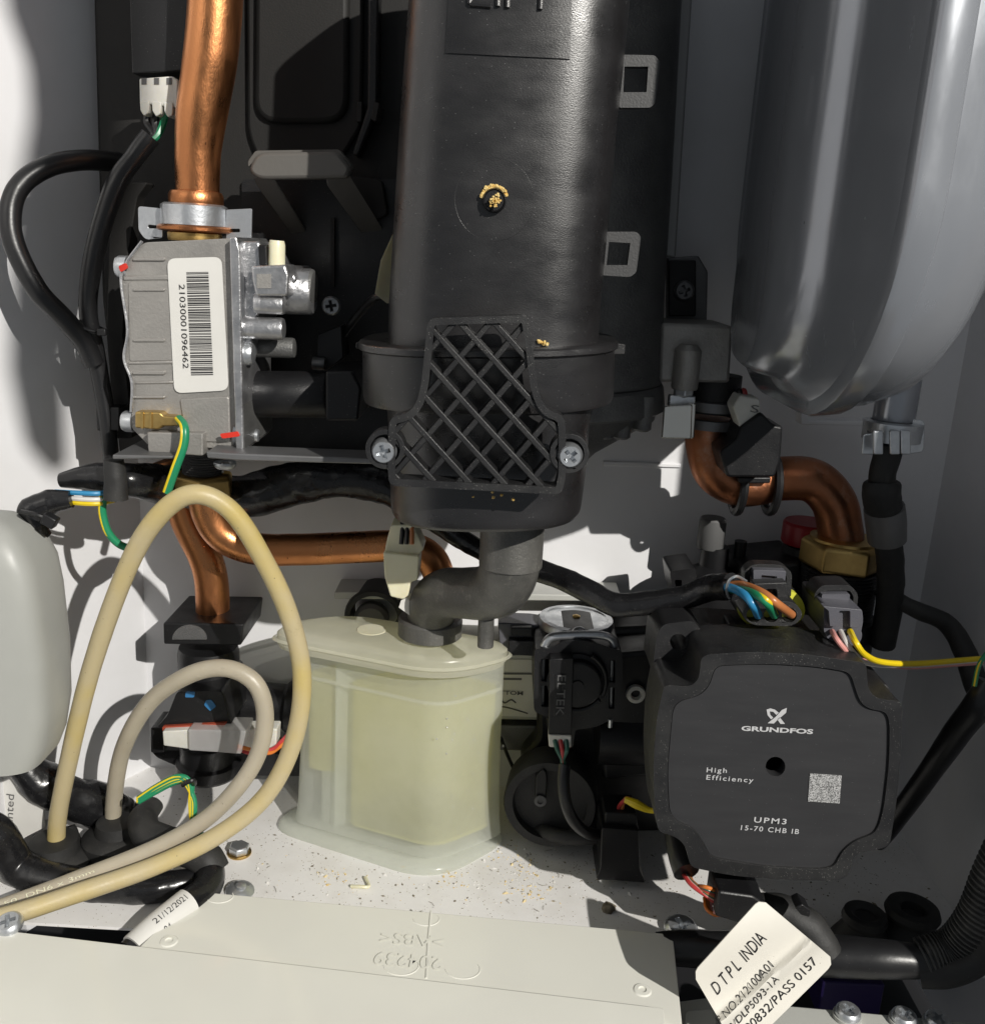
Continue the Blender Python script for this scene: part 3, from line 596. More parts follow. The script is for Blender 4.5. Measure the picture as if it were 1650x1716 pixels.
# ================================================================== CONDENSATE SIPHON
def quad(A, B, D, z, r, seg=8, d=0.0):
    E_ = (A[0]+D[0]-B[0], A[1]+D[1]-B[1]); pts = [A, B, D, E_]
    k = 1000; o2 = rp([(x*k, y*k) for x, y in (inset(pts, d) if d else pts)], r*k, seg); return [V((x/k, y/k, z)) for x, y in o2]
sp = thing('condensate_siphon', 'milky plastic condensate siphon holding cloudy yellow water on the white floor', 'siphon', (-.04, -.04, 0))
BA, BB, BDD = (-.117, -.0365), (-.019, -.0765), (.0245, -.0315)
CA, CB, CD = (-.100, -.0385), (-.0195, -.0675), (.0165, -.038)
LA, LB, LD = (-.1165, -.0425), (-.0185, -.0745), (.0215, -.044)
obj('base_flange', MB().loft([quad(BA, BB, BDD, .0003, .023), quad(BA, BB, BDD, .0018, .023), quad(BA, BB, BDD, .0040, .023, d=.0012), quad(BA, BB, BDD, .0052, .023, d=.004), quad(BA, BB, BDD, .0075, .020, d=.0085)]), 'siphon', sp, angle=50)
mb = MB(); mb.loft([quad(CA, CB, CD, z, .013, d=d) for z, d in ((.0076, -.0015), (.02, -.0008), (.06, 0), (.1085, .0003))], cap=False)
obj('body', mb, 'siphon', sp, angle=60)
obj('lid', MB().loft([quad(LA, LB, LD, .1085, .023, d=.004), quad(LA, LB, LD, .1095, .023, d=.0006), quad(LA, LB, LD, .112, .023), quad(LA, LB, LD, .1172, .023), quad(LA, LB, LD, .1190, .023, d=.001), quad(LA, LB, LD, ZL-.0006, .023, d=.0035)]), 'siphon_lid', sp, angle=40)
obj('lid_rim', MB().loft([quad(LA, LB, LD, .1130, .023, d=-.0004), quad(LA, LB, LD, .1140, .023, d=-.0012), quad(LA, LB, LD, .1152, .023, d=-.0004)], cap=False), 'siphon_lid', sp)
def sub(t0, t1, z0, z1, d):                     # slice of the body between two fractions along its long side
    ux, uy = CB[0]-CA[0], CB[1]-CA[1]
    A = (CA[0]+ux*t0, CA[1]+uy*t0); B = (CA[0]+ux*t1, CA[1]+uy*t1); D = (B[0]+CD[0]-CB[0], B[1]+CD[1]-CB[1])
    return MB().loft([quad(A, B, D, z, .011, d=d) for z in (z0, z0+.002, z1)])
obj('main_chamber', sub(.30, 1.0, .0125, .0935, .0024), 'liquid', sp, angle=60)
rows = []
ux, uy = (CB[0]-CA[0]), (CB[1]-CA[1])
sd = sub(.31, .995, .0130, .0170, .0042)
for v_ in sd.v:
    if v_.z > .016: v_.z = .0205+.004*math.sin(v_.x*160)+.002*math.sin(v_.y*210)
obj('water_line', MB().loft([quad(CA, CB, CD, z, .013, d=.0006) for z in (.0925, .0935, .0945)], cap=False), 'siphon_lid', sp)
obj('partition', MB().plate([V((CA[0]+ux*.292, CA[1]+uy*.292, .009))+V((.0012, .0018, 0)), V((CA[0]+ux*.292, CA[1]+uy*.292, .105))+V((.0012, .0018, 0)), V((CA[0]+ux*.292+CD[0]-CB[0], CA[1]+uy*.292+CD[1]-CB[1], .105))-V((.0012, .0018, 0)), V((CA[0]+ux*.292+CD[0]-CB[0], CA[1]+uy*.292+CD[1]-CB[1], .009))-V((.0012, .0018, 0))], V((.0007, -.0002, 0))), 'siphon', sp)
obj('sediment', sd, 'sediment', sp, angle=60)
obj('side_chamber', sub(0.0, .285, .040, .0935, .0026), 'liquid', sp, angle=60)
for t in (.10, .17): 
    ux, uy = CB[0]-CA[0], CB[1]-CA[1]; c = V((CA[0]+ux*t+.012, CA[1]+uy*t+.004, .009)); obj('inner_pipe', MB().lathe(c, (0, 0, 1), [(.0035, 0), (.0035, .03)], 16), 'siphon', sp)
obj('neck', MB().lathe(nk+V((0, 0, -.003)), (0, 0, 1), [(.0108, 0), (.0108, .004)], 28), 'siphon_lid', sp)
c0 = PF(672, 1052, ZL)
obj('filler_cap', MB().lathe(PF(622, 1056, ZL-.0008), (0, 0, 1), [(.0075, 0), (.0072, .0004)], 28), 'nylon', sp)
mb = MB()
for i in range(38):
    t = random.random(); a = V((CB[0]-.004, CB[1], 0))+V(((CD[0]-CB[0])*t, (CD[1]-CB[1])*t, 0)); nrm = V((CD[1]-CB[1], -(CD[0]-CB[0]), 0)).normalized()
    mb.lathe(a+nrm*.0004+V((.002, 0, random.uniform(.015, .10))), nrm, [(.0005, -.0004), (.0005*random.uniform(.5, 1.2), .0002), (.0001, .0005)], 6)
k_ = obj('droplets', mb, 'clearcon', sp); k_['kind'] = 'stuff'

# ================================================================== GAS VALVE
YV = -.078
gv = thing('gas_valve', 'cast aluminium gas valve with a barcode sticker', 'valve', P(310, 760, -.05))
bo = rp([(240, 406), (386, 399), (396, 752), (250, 748), (219, 716), (223, 640), (209, 600), (216, 560), (203, 470), (212, 440)], [8, 2, 2, 5, 6, 10, 8, 10, 14, 10], 3)
gb = pxplate('body', bo, YV, -.022, 'alu', gv, bevel=.0022)
for y0, y1, x0 in ((462, 470, 206), (606, 611, 214), (640, 644, 226)): pxplate('cast_band', [(x0, y0), (290, y0-2), (290, y1-1), (x0, y1)], YV-.0006, YV+.002, 'alu', gb, bevel=.0005)
pxplate('step', rp([(214, 472), (300, 470), (300, 604), (216, 606)], 6), YV-.0004, YV+.002, 'alu', gb, bevel=.0004)
obj('edge_strip', MB().tube(smooth(PT([(238, 404, YV-.001), (212, 440, YV-.001), (203, 470, YV-.001), (214, 552, YV-.001), (208, 600, YV-.001), (221, 640, YV-.001), (220, 690, YV-.001)]), 6), .0007, 8), 'alu_bright', gb)
for y_, h_ in ((432, 5), (484, 4), (568, 5), (622, 6), (664, 4)): pxplate('cast_rib', rp([(222, y_), (276, y_-1), (276, y_+h_), (222, y_+h_)], 2), YV-.0012, YV+.001, 'alu', gb, bevel=.0006)
pxplate('cast_pad', rp([(300, 668), (384, 664), (386, 742), (312, 740)], 6), YV-.0008, YV+.002, 'alu', gb, bevel=.0006)
pxplate('foot_block', rp([(246, 724), (340, 726), (340, 764), (248, 758)], 3), YV-.006, YV+.02, 'alu', gb, bevel=.001)
pxplate('face_plate', rp([(384, 398), (396, 396), (402, 420), (408, 752), (402, 762), (395, 762)], 3), YV-.005, -.03, 'alu_bright', gv, bevel=.0006)
pxplate('gasket', [(396, 400), (399, 400), (410, 752), (407, 756)], YV-.004, -.03, 'alu_dark', gv)
# right hand casting with regulator barrels (axes run to the right)
rg = thing('tmp', 'x', 'x', (0, 0, 0)); bpy.data.objects.remove(rg)
cs = pxplate('regulator_casting', rp([(400, 404), (434, 404), (440, 425), (452, 446), (486, 447), (498, 470), (470, 492), (436, 500), (440, 512), (432, 530), (420, 545), (424, 592), (412, 608), (404, 606)], 5, 3), YV+.002, -.032, 'alu_bright', gv, bevel=.002)
def barrel(name, px0, px1, py, Y, rpx, mt, parent, dip=4, n=28, lip=.0006):
    a, b = P(px0, py, Y), P(px1, py+dip*.5, Y); r_ = rpx*mpp(px0, py, Y); d = b-a; l = d.length
    return obj(name, MB().lathe(a, d, [(r_*.97, 0), (r_, lip), (r_, l-lip*2), (r_*.93, l-lip*.4), (r_*.8, l)], n), mt, parent, angle=40)
barrel('regulator_barrel', 462, 526, 487, YV+.016, 38, 'alu_bright', gv)
barrel('barrel_cap', 505, 527, 487, YV+.016, 37, 'alu_dark', gv)
barrel('test_nipple', 428, 477, 508, YV-.001, 17, 'alu_bright', gv)
barrel('test_nipple', 408, 476, 549, YV+.001, 18.5, 'alu_bright', gv)
barrel('lower_barrel', 416, 494, 581, YV+.016, 17, 'alu_dark', gv)
pxplate('regulator_block', rp([(420, 446), (478, 443), (484, 460), (482, 496), (428, 496), (422, 470)], 5, 3), YV-.007, YV+.012, 'alu_bright', gv, bevel=.0016)
pxplate('stamped_patch', [(430, 459), (454, 459), (454, 483), (430, 483)], YV-.0074, YV-.006, 'alu', gv)
pxplate('black_tab', rp([(432, 410), (446, 410), (448, 446), (434, 444)], 3), YV-.001, YV+.01, 'black', gv, bevel=.0006)
obj('nylon_cap', MB().lathe(P(463, 448, YV+.003), (.03, 0, 1), [(.0036, 0), (.0037, .001), (.0035, .0095), (.0030, .0112)], 20), 'nylon', gv)
for px, py, ax in ((414, 592, (1, 0, 0)), (402, 729, (1, 0, 0)), (207, 447, (-1, 0, 0)), (217, 706, (-1, 0, 0))):
    r_ = .0052 if px > 300 else .0048; c = P(px, py, YV+.003)
    obj('bolt_head', MB().lathe(c-V(ax)*.002, ax, [(r_, 0), (r_, .0035), (r_*.85, .0048), (r_*.3, .005)], 20), 'zinc', gv)
pxplate('paint_mark', rp([(368, 727), (398, 723), (402, 731), (372, 735)], 3), YV-.0056, YV-.0048, 'redpaint', gv)
pxplate('paint_mark', rp([(198, 446), (210, 440), (214, 449), (202, 456)], 3), YV-.003, YV-.0018, 'redpaint', gv)
barrel('solenoid', 396, 552, 660, YV+.022, 39, 'black', gv, dip=2)
pxplate('solenoid_plug', rp([(545, 622), (590, 622), (605, 650), (600, 705), (545, 705)], 5), YV+.004, YV+.04, 'black', gv, bevel=.001)
barrel('solenoid_stud', 408, 434, 728, YV+.016, 11, 'zinc', gv)
pxplate('plug_block', rp([(532, 560), (572, 545), (575, 600), (545, 622), (530, 605)], 3), -.04, -.02, 'black', gv, bevel=.001)
barrel('plug_screw', 524, 545, 608, -.042, 11, 'steel_dark', gv)
# sticker with bar code
lb = pxplate('sticker', rp([(280, 433), (371, 430), (383, 654), (292, 659)], 14, 5), YV-.0011, YV-.0006, 'label', gv)
mb = MB(); y = 456.0; random.seed(3)
while y < 628:
    h = random.choice((1.0, 1.0, 1.6, 2.4)); t = (y-456)/172; x0, x1 = 312+8*t, 349+8*t
    mb.plate(PP([(x0, y), (x1, y-.6), (x1+.1, y-.6+h), (x0+.1, y+h)], YV-.00125), (0, .0001, 0)); y += h+random.choice((1.0, 1.0, 1.5, 2.2))
obj('bar_code', mb, 'ink', lb, flat=True)
text('serial_number', '21030001096462', P(300, 476, YV-.0012), P(307, 617, YV-.0012), (1, 0, 0), .0026, 'ink', lb)
# earth terminal
pxplate('earth_terminal', rp([(226, 690), (268, 691), (274, 697), (300, 699), (301, 714), (272, 714), (266, 720), (226, 717)], 3), YV-.006, YV+.001, 'brass', gv, bevel=.0008)
for px in (236, 250): pxplate('terminal_groove', [(px, 690), (px+4, 690), (px+4, 718), (px, 718)], YV-.0066, YV-.0055, 'brass', gv)
pr = []
for i in range(11): pr += [(.0088, .0012*i), (.0098, .0012*i+.0006)]
obj('threaded_outlet', MB().lathe(P(340, 797, -.045), (0, 0, 1), pr, 24), 'steel_dark', gv)

# mounting bracket under the valve
vb = thing('valve_bracket', 'grey folded steel bracket under the gas valve', 'bracket', P(400, 778, -.05))
obj('left_shelf', MB().plate(PP([(188, 762), (300, 764), (300, 769), (188, 770)], -.092), (0, .035, 0)), 'steel_dark', vb, bevel=.0006)
obj('right_shelf', MB().plate(PP([(345, 757), (392, 760), (668, 770), (668, 779), (400, 772), (347, 768)], -.094), (0, .018, 0)), 'steel_dark', vb, bevel=.0006)
pxplate('side_plate', rp([(186, 330), (212, 306), (248, 305), (230, 330), (215, 420), (205, 560), (222, 735), (192, 735), (178, 560)], 6), -.040, -.030, 'darkbox', vb, bevel=.001)
pxplate('side_ear', rp([(160, 682), (200, 682), (200, 722), (162, 722)], 3), -.05, -.03, 'black', vb, bevel=.001)
screw(P(377, 774, -.070), (0, 0, -1), .0052, 'zinc', vb)

# ================================================================== upper gas pipe and its clip
gp = thing('gas_pipe', 'broad bright copper pipe coming down from the top left to the gas valve', 'pipe', P(330, 340, -.055))
q = [(366, -140, -.055), (361, 0, -.055), (352, 100, -.055), (338, 190, -.055), (332, 250, -.055), (331, 300, -.055), (331, 335, -.055)]
path = smooth(PT(q), 10); e = mpp(350, 150, -.055)
obj('tube', MB().tube(path, lerp([45*e, 44*e, 44*e, 42*e, 38*e, 37*e, 37*e], len(path)), 40), 'copper', gp)
obj('end_collar', MB().lathe(P(329, 346, -.055), (0, 0, 1), [(45*e, 0), (46*e, .0008), (46*e, .0046), (43*e, .0062), (37*e, .0066)], 40), 'copper', gp)
obj('end_flange', MB().lathe(P(327, 386, -.055), (0, 0, 1), [(60*e, -.0006), (64*e, 0), (64*e, .0012), (60*e, .002)], 40), 'copper', gp)
cc = thing('gas_pipe_clip', 'zinc plated horseshoe clip with ears on the gas pipe joint', 'clip', P(327, 400, -.055))
c0 = P(326, 379, -.055)
obj('band', MB().lathe(c0, (0, 0, 1), [(47*e, 0), (56*e, .0004), (56*e, .0086), (50*e, .0095), (47*e, .0095)], 44, cap=False), 'zinc', cc, angle=50)
pxplate('ear', rp([(231, 345), (272, 349), (272, 398), (244, 402), (232, 386)], [6, 2, 3, 8, 6]), -.056, -.0548, 'zinc', cc, holes=[rp([(248, 376), (268, 378), (268, 383), (248, 382)], 2)], bevel=.0004)
pxplate('ear', rp([(379, 351), (422, 349), (421, 402), (379, 404)], 3), -.056, -.0548, 'zinc', cc, holes=[rp([(384, 383), (402, 383), (402, 389), (384, 389)], 2)], bevel=.0004)
obj('brass_seat', MB().lathe(P(327, 404, -.055), (0, 0, 1), [(44*e, 0), (46*e, .001), (46*e, .0034), (40*e, .0044)], 36), 'brass', cc)

# ================================================================== transformer, plug, and the left harness
tr = tag(pxplate('spark_generator', rp([(210, -200), (334, -200), (326, 117), (221, 123)], 4), -.036, -.005, 'black', bevel=.0015), 'black ignition box at the top left behind the copper gas pipe', 'ignition box')
wc = thing('connector', 'white three-way plug under the black ignition box at the top left', 'connector', P(266, 195, -.04))
sh = pxplate('shell', rp([(233, 131), (288, 127), (298, 134), (298, 180), (234, 172)], 3), -.044, -.030, 'nylon_white', wc, bevel=.0007)
for px in (241, 262, 283): pxplate('slot', [(px-4, 130), (px+4, 130), (px+4, 141), (px-4, 141)], -.0444, -.043, 'ink_soft', sh)
for i, px in enumerate((243, 263, 283)): pxplate('latch', rp([(px-9, 168+i), (px+7, 169+i), (px+6, 188+2*i), (px-2, 194+i), (px-8, 184+i)], 2), -.0446, -.034, 'nylon_white', wc, bevel=.0005)
for i, (px, c_) in enumerate(((250, 'w_black'), (264, 'w_black'), (278, 'w_green'))): wiretube('lead', [(px, 184, -.038), (px-4, 204, -.038), (258-i*3+i*6, 226, -.04), (246, 240, -.042)], 6, c_, wc, n=8)
ha = tag(wiretube('cable', [(252, 228, -.043), (226, 262, -.045), (196, 306, -.048), (168, 385, -.050), (151, 465, -.052), (148, 525, -.052), (160, 590, -.050), (176, 680, -.048), (186, 770, -.046), (189, 838, -.045)], [17, 16, 17, 17, 16, 15, 15, 14, 13, 13], 'cable', n=18), 'black cable dropping from the white plug past the left of the gas valve', 'cable')
hb2 = tag(wiretube('cable', [(200, 271, -.030), (140, 268, -.046), (85, 277, -.058), (38, 306, -.066), (18, 350, -.070), (24, 410, -.072), (62, 485, -.070), (104, 530, -.064), (140, 572, -.058), (158, 610, -.055)], 17, 'cable', n=18), 'thick black cable looping out over the white wall at the upper left', 'cable')
tie = thing('cable_tie', 'black cable tie binding the two cables left of the gas valve', 'cable tie', P(152, 560, -.056))
c0 = P(150, 548, -.054); ring_ = [c0+V((math.cos(a)*.0064, math.sin(a)*.0064, -math.cos(a)*.002)) for a in [2*math.pi*i/24 for i in range(25)]]
obj('band', MB().tube(ring_, .0009, 8, cap=False), 'black', tie); obj('head', MB().box(P(172, 556, -.060), .004, .004, .003), 'black', tie, bevel=.0004)
sl = tag(wiretube('harness_sleeve', [(102, 805, -.07), (160, 800, -.07), (230, 806, -.068), (300, 816, -.03), (400, 832, -.03), (470, 816, -.03), (560, 802, -.03), (640, 814, -.03), (690, 846, -.03)], [12, 24, 30, 34, 36, 38, 32, 30, 26], 'sleeve', n=24, k=12), 'crumpled black tape sleeve running across under the gas valve bracket', 'cable sleeve')
tag(pxplate('cable_label', rp([(502, 816), (586, 808), (588, 824), (504, 828)], 2), -.034, -.026, 'sleeve', bevel=.0006), 'flat black cable marker hanging under the tape sleeve', 'cable marker')
tag(wiretube('heat_shrink', [(190, 770, -.084), (193, 800, -.084), (194, 836, -.084)], [16, 19, 20], 'rubber', n=18), 'short black heat-shrink tube over the cable end at the left bracket', 'heat shrink')
for i, (c_, dy, nm) in enumerate((('w_blue', 0, 'blue'), ('w_white', 10, 'white'), ('w_yellow', 17, 'yellow'))):
    tag(wiretube('wire', [(92, 824+dy*.8, -.082), (130, 826+dy, -.084), (165, 827+dy, -.082), (190, 822+dy, -.075)], 4.2, c_, n=8), f'short {nm} wire leaving the taped loom at the left wall', 'wire')
tl = thing('taped_loom', 'black taped wire bundle tied with a band above the cream cover', 'loom', P(70, 900, -.09))
wiretube('tape', [(120, 836, -.085), (84, 842, -.086), (50, 856, -.088), (40, 868, -.09)], [14, 22, 22, 12], 'sleeve', tl, n=20)
wiretube('tail', [(52, 858, -.088), (62, 880, -.088), (78, 898, -.086)], [20, 17, 10], 'sleeve', tl, n=18)
obj('tie_head', MB().box(P(84, 872, -.100), .006, .005, .005, Matrix.Rotation(.5, 3, 'Y')), 'black', tl, bevel=.0006)
wiretube('tie_band', [(36, 857, -.098), (60, 862, -.102), (84, 870, -.100)], 4, 'black', tl, n=8)

# green/yellow earth wire: two-colour core, the stripe laid on the core
def striped(name, pts, rpx, label, **kw):
    t = thing(name, label, 'wire', P(*pts[-1]))
    w = smooth(PT(pts), 8); rm = rpx*mpp(*pts[len(pts)//2])
    obj('core', MB().tube(w, rm, 12), 'w_green', t)
    obj('stripe', MB().tube([p+V((-rm*.42, -rm*.55, rm*.20)) for p in w], rm*.44, 10), 'w_yellow', t); return t
striped('earth_wire', [(300, 702, -.086), (309, 716, -.092), (308, 745, -.094), (294, 785, -.095), (280, 825, -.094)], 7.5, 'green and yellow earth wire leaving the brass terminal of the gas valve')
striped('earth_wire', [(173, 832, -.08), (172, 860, -.08), (182, 893, -.08), (203, 914, -.078), (226, 917, -.074), (250, 905, -.06)], 6.5, 'green earth wire sagging in a loop over the white left wall')
for i, (a, b) in enumerate(((0, 0), (6, 5), (-4, 9))):
    striped('earth_wire', [(232, 1338+i*3, -.085), (262, 1318+b, -.083), (295, 1302+b, -.082), (316-a, 1308+b*.5, -.082), (322+a*.5, 1340, -.084), (324+a*.5, 1372, -.086), (334+a, 1404, -.08)], 4.6,
            ['topmost green and yellow wire arching over the floor inside the pale hose loop', 'middle green and yellow wire arching over the floor inside the pale hose loop', 'lowest green and yellow wire arching over the floor inside the pale hose loop'][i])
tag(wiretube('wire_tie', [(306, 1316, -.088), (314, 1311, -.089), (324, 1308, -.088), (326, 1314, -.084)], 4, 'black', n=8), 'small black tie holding the green and yellow wires together', 'cable tie')

# ================================================================== lower copper pipes on the left
lp = tag(wiretube('copper_pipe', [(282, 770, -.012), (296, 810, -.012), (314, 870, -.012), (342, 930, -.012), (354, 975, -.012), (357, 1045, -.012)], 28, 'copper', n=28, k=10), 'copper pipe bending down into the black square flange', 'pipe')
lp2 = thing('outlet_pipe', 'bright copper pipe curving from the gas valve outlet to the right along the back wall', 'pipe', P(740, 990, -.03))
wiretube('tube', [(343, 800, -.045), (346, 850, -.045), (372, 896, -.043), (425, 919, -.040), (500, 921, -.036), (600, 917, -.032), (670, 916, -.030), (715, 930, -.030), (736, 968, -.030), (742, 1040, -.030)], 27, 'copper', lp2, n=28, k=10)
obj('nut', MB().lathe(P(378, 835, -.045)+V((-.0105, 0, 0)), (0, 0, 1), [(.0135, 0), (.0148, .001), (.0148, .0105), (.0135, .0118)], 6, up=(.2, -1, 0)), 'brass', lp2, bevel=.0008)

# square flange and water inlet assembly
fl = thing('water_inlet', 'black plastic water inlet with a square flange and clip slot', 'fitting', P(350, 1290, -.012))
top = P(352, 1060, -.012)
pxplate('flange', rp([(273, 1044), (408, 1046), (404, 1082), (274, 1080)], 4), -.032, .010, 'black', fl, bevel=.0012)
pxplate('half_disc', [(288, 1072)]+circ(317, 1072, 29, 24, 14, 180, 360)+[(346, 1072)], -.0345, -.0335, 'film', fl)
obj('socket', MB().lathe(P(357, 1046, -.012), (0, 0, 1), [(.0125, 0), (.0125, .003), (.0098, .003)], 28), 'black', fl)
obj('barrel', MB().lathe(P(352, 1200, -.012), (0, 0, 1), [(.0165, 0), (.0165, .038), (.0155, .042)], 32), 'black', fl)
pxplate('turbine_block', rp([(296, 1160), (372, 1158), (384, 1205), (390, 1218), (262, 1220), (280, 1200)], 6), -.040, .0, 'black', fl, bevel=.0015)
pxplate('blue_mark', rp([(311, 1160), (327, 1160), (325, 1169), (310, 1169)], 2), -.0404, -.039, 'blue', fl)
pxplate('blue_mark', rp([(345, 1174), (354, 1173), (362, 1184), (352, 1192), (342, 1182)], 2), -.0404, -.039, 'blue', fl)
pxplate('orange_seal', rp([(272, 1218), (380, 1212), (370, 1222), (272, 1226)], 2), -.042, -.02, 'orange_seal', fl)
obj('lower_barrel', MB().lathe(P(350, 1295, -.010), (0, 0, 1), [(.0165, 0), (.018, .002), (.018, .008), (.0155, .009), (.0155, .02)], 30), 'black', fl)
obj('manifold_arm', MB().lathe(P(330, 1170, .0), (1, 0, -.04), [(.0125, 0), (.0125, .05), (.0145, .052), (.0145, .06), (.0125, .062), (.0125, .09)], 26), 'black', fl)
pxplate('lower_arm', rp([(250, 1256), (560, 1268), (560, 1302), (330, 1300), (262, 1270)], 6), -.008, .012, 'black', fl, bevel=.0015)
pxplate('side_lug', rp([(252, 1220), (275, 1220), (275, 1262), (252, 1262)], 3), -.03, -.01, 'black', fl, bevel=.001)
fc = thing('connector', 'clear and white plug with orange wires seen through the pale hose loop', 'connector', P(345, 1262, -.04))
pxplate('white_end', rp([(272, 1226), (316, 1224), (318, 1256), (274, 1250)], 2), -.046, -.034, 'nylon_white', fc, bevel=.0006)
pxplate('clear_shell', rp([(315, 1223), (412, 1226), (404, 1264), (316, 1258)], 3), -.048, -.032, 'clearcon', fc, bevel=.0006)
pxplate('rear_shell', rp([(410, 1222), (464, 1222), (462, 1256), (408, 1254)], 3), -.034, -.024, 'nylon_white', fc, bevel=.0006)
wiretube('lead', [(398, 1250, -.046), (418, 1256, -.046), (450, 1262, -.04), (468, 1252, -.034), (486, 1238, -.03)], 3.5, 'w_orange', fc, n=8)
wiretube('lead', [(398, 1254, -.044), (420, 1262, -.044), (455, 1256, -.038), (470, 1244, -.032), (486, 1228, -.03)], 3.5, 'w_red', fc, n=8)

# ================================================================== the two rubber hoses and their grommets
h1 = tag(wiretube('hose', [(93, 1432, -.074), (97, 1370, -.076), (112, 1290, -.080), (150, 1130, -.090), (205, 972, -.100), (255, 878, -.105), (318, 829, -.106), (384, 853, -.102), (440, 935, -.097), (484, 1030, -.093), (506, 1130, -.092), (494, 1235, -.093), (448, 1330, -.096), (368, 1398, -.102), (258, 1452, -.112), (130, 1497, -.126), (20, 1533, -.138), (-90, 1562, -.146)], 15.8, 'hose_tan', n=24, k=10), 'yellowed tan rubber hose rising highest in a tall loop at the left', 'hose')
h2 = thing('hose', 'paler grey-beige rubber hose making the smaller inner loop at the left', 'hose', P(192, 1400, -.055))
q2 = [(190, 1398, -.056), (191, 1340, -.060), (206, 1256, -.068), (250, 1178, -.076), (315, 1132, -.082), (378, 1120, -.084), (428, 1146, -.085), (444, 1205, -.086), (424, 1282, -.088), (358, 1362, -.092), (268, 1418, -.100), (130, 1474, -.112), (0, 1522, -.123), (-90, 1548, -.130)]
wiretube('tube', q2, 14.4, 'hose_pale', h2, n=24, k=10)
w2 = smooth(PT(q2), 10); c_a, c_b = w2[121], w2[108]; vd = (CAM-c_a).normalized(); r2 = 14.4*mpp(130, 1474, -.112)
text('moulded_print', '9 50  DN6 x 3mm', c_a+vd*r2*1.0, c_b+vd*r2*1.0, cu, .0022, 'nylon', h2, depth=.0002)
g1 = thing('grommet', 'black rubber grommet on the floor round the foot of the tan hose', 'grommet', PF(92, 1442))
c0 = PF(92, 1446); obj('flange', MB().lathe(c0, (0, 0, 1), [(.0185, 0), (.0185, .003), (.0165, .005), (.0125, .007), (.0115, .013), (.0092, .0135)], 32), 'rubber', g1)
wiretube('side_lobe', [(105, 1390, -.060), (112, 1412, -.062), (112, 1430, -.064)], [20, 22, 26], 'rubber', g1, n=18)
g2 = thing('grommet', 'black rubber grommet on the floor round the foot of the pale hose', 'grommet', PF(205, 1420))
c0 = PF(196, 1424); obj('flange', MB().lathe(c0, (0, 0, 1), [(.0165, 0), (.0170, .001), (.0170, .008), (.0150, .0098), (.0105, .011), (.0095, .0165), (.0080, .017)], 32), 'rubber', g2)
# loose sleeves lying on the floor at the left
tag(wiretube('harness_sleeve', [(30, 1275, -.066), (70, 1310, -.062), (120, 1335, -.056), (165, 1350, -.048), (205, 1372, -.040), (250, 1380, -.036)], [22, 34, 34, 38, 34, 22], 'sleeve', n=22), 'crumpled glossy black sleeve passing behind the feet of both hoses', 'cable sleeve')
tag(wiretube('rubber_boot', [(262, 1346, -.060), (240, 1372, -.070), (250, 1400, -.080), (300, 1418, -.085), (345, 1440, -.088), (360, 1462, -.090)], [14, 24, 26, 27, 28, 26], 'rubber', n=22), 'dusty black rubber boot lying across under the two hoses', 'boot')
tag(wiretube('harness_sleeve', [(-60, 1380, -.10), (-10, 1400, -.096), (30, 1452, -.094), (90, 1474, -.096), (170, 1484, -.099), (250, 1488, -.100), (330, 1478, -.092)], [34, 34, 28, 28, 28, 26, 22], 'sleeve', n=22), 'thick black sleeve in the lower left corner running behind the hoses', 'cable sleeve')
bs = thing('marked_cable', 'shiny black bent cable end with a white dated wrap label', 'cable', P(330, 1530, -.12))
wiretube('cable', [(338, 1440, -.085), (352, 1462, -.092), (345, 1490, -.104), (310, 1520, -.118), (265, 1556, -.130), (220, 1600, -.142)], 25, 'sleeve', bs, n=24, wob=())
lbw = wiretube('wrap_label', [(316, 1514, -.116), (290, 1535, -.1235), (262, 1558, -.131), (226, 1592, -.141)], 27, 'label', bs, n=24)
wl_ = smooth(PT([(316, 1514, -.116), (290, 1535, -.1235), (262, 1558, -.131), (226, 1592, -.141)]), 8); rw_ = sum(27*mpp(*q) for q in ((316, 1514, -.116), (290, 1535, -.1235), (262, 1558, -.131), (226, 1592, -.141)))/4
def onwrap(t, a):                              # t 0..1 from the lower end upwards, a = angle round the label
    k = (1-t)*(len(wl_)-1); i_ = min(int(k), len(wl_)-2); c = wl_[i_]+(wl_[i_+1]-wl_[i_])*(k-i_); ax_ = (wl_[i_]-wl_[i_+1]).normalized()
    e1 = (CAM-c).normalized(); e1 = (e1-ax_*e1.dot(ax_)).normalized(); e2 = ax_.cross(e1); return c+(e1*math.cos(a)+e2*math.sin(a))*(rw_+.00012)
textmap('date', '21/12/2021', lambda u, v: onwrap(.30+.62*u, -.25-v*.42), 'ink', lbw)
textmap('number', '04', lambda u, v: onwrap(.34+.12*u, .62-v*.48), 'ink', lbw)

# ================================================================== cream cover and printed sheet at the left edge
cv = tag(obj('cream_cover', MB().loft([ell(-260, xr, py, -.098, b_, 64, 5.0) for py, xr, b_ in [(858, -8, 0.006), (866, 16, 0.012), (884, 42, 0.017), (910, 62, 0.02), (942, 78, 0.021), (990, 87, 0.022), (1090, 99, 0.022), (1180, 102, 0.022), (1235, 94, 0.0215), (1264, 83, 0.021)]]), 'cover_grey', angle=50), 'smooth cream plastic cover with a rounded shoulder at the left edge', 'cover')
cs2 = thing('printed_sheet', 'white sheet with upright printed letters under the cream cover', 'sheet', P(40, 1430, -.07))
sh = pxplate('sheet', [(-60, 1240), (62, 1262), (76, 1386), (10, 1420), (-60, 1450)], -.066, -.0655, 'label', cs2)
text('lettering', 'patented', P(20, 1412, -.0664), P(24, 1332, -.0664), (-1, 0, 0), .0042, 'ink_soft', sh)
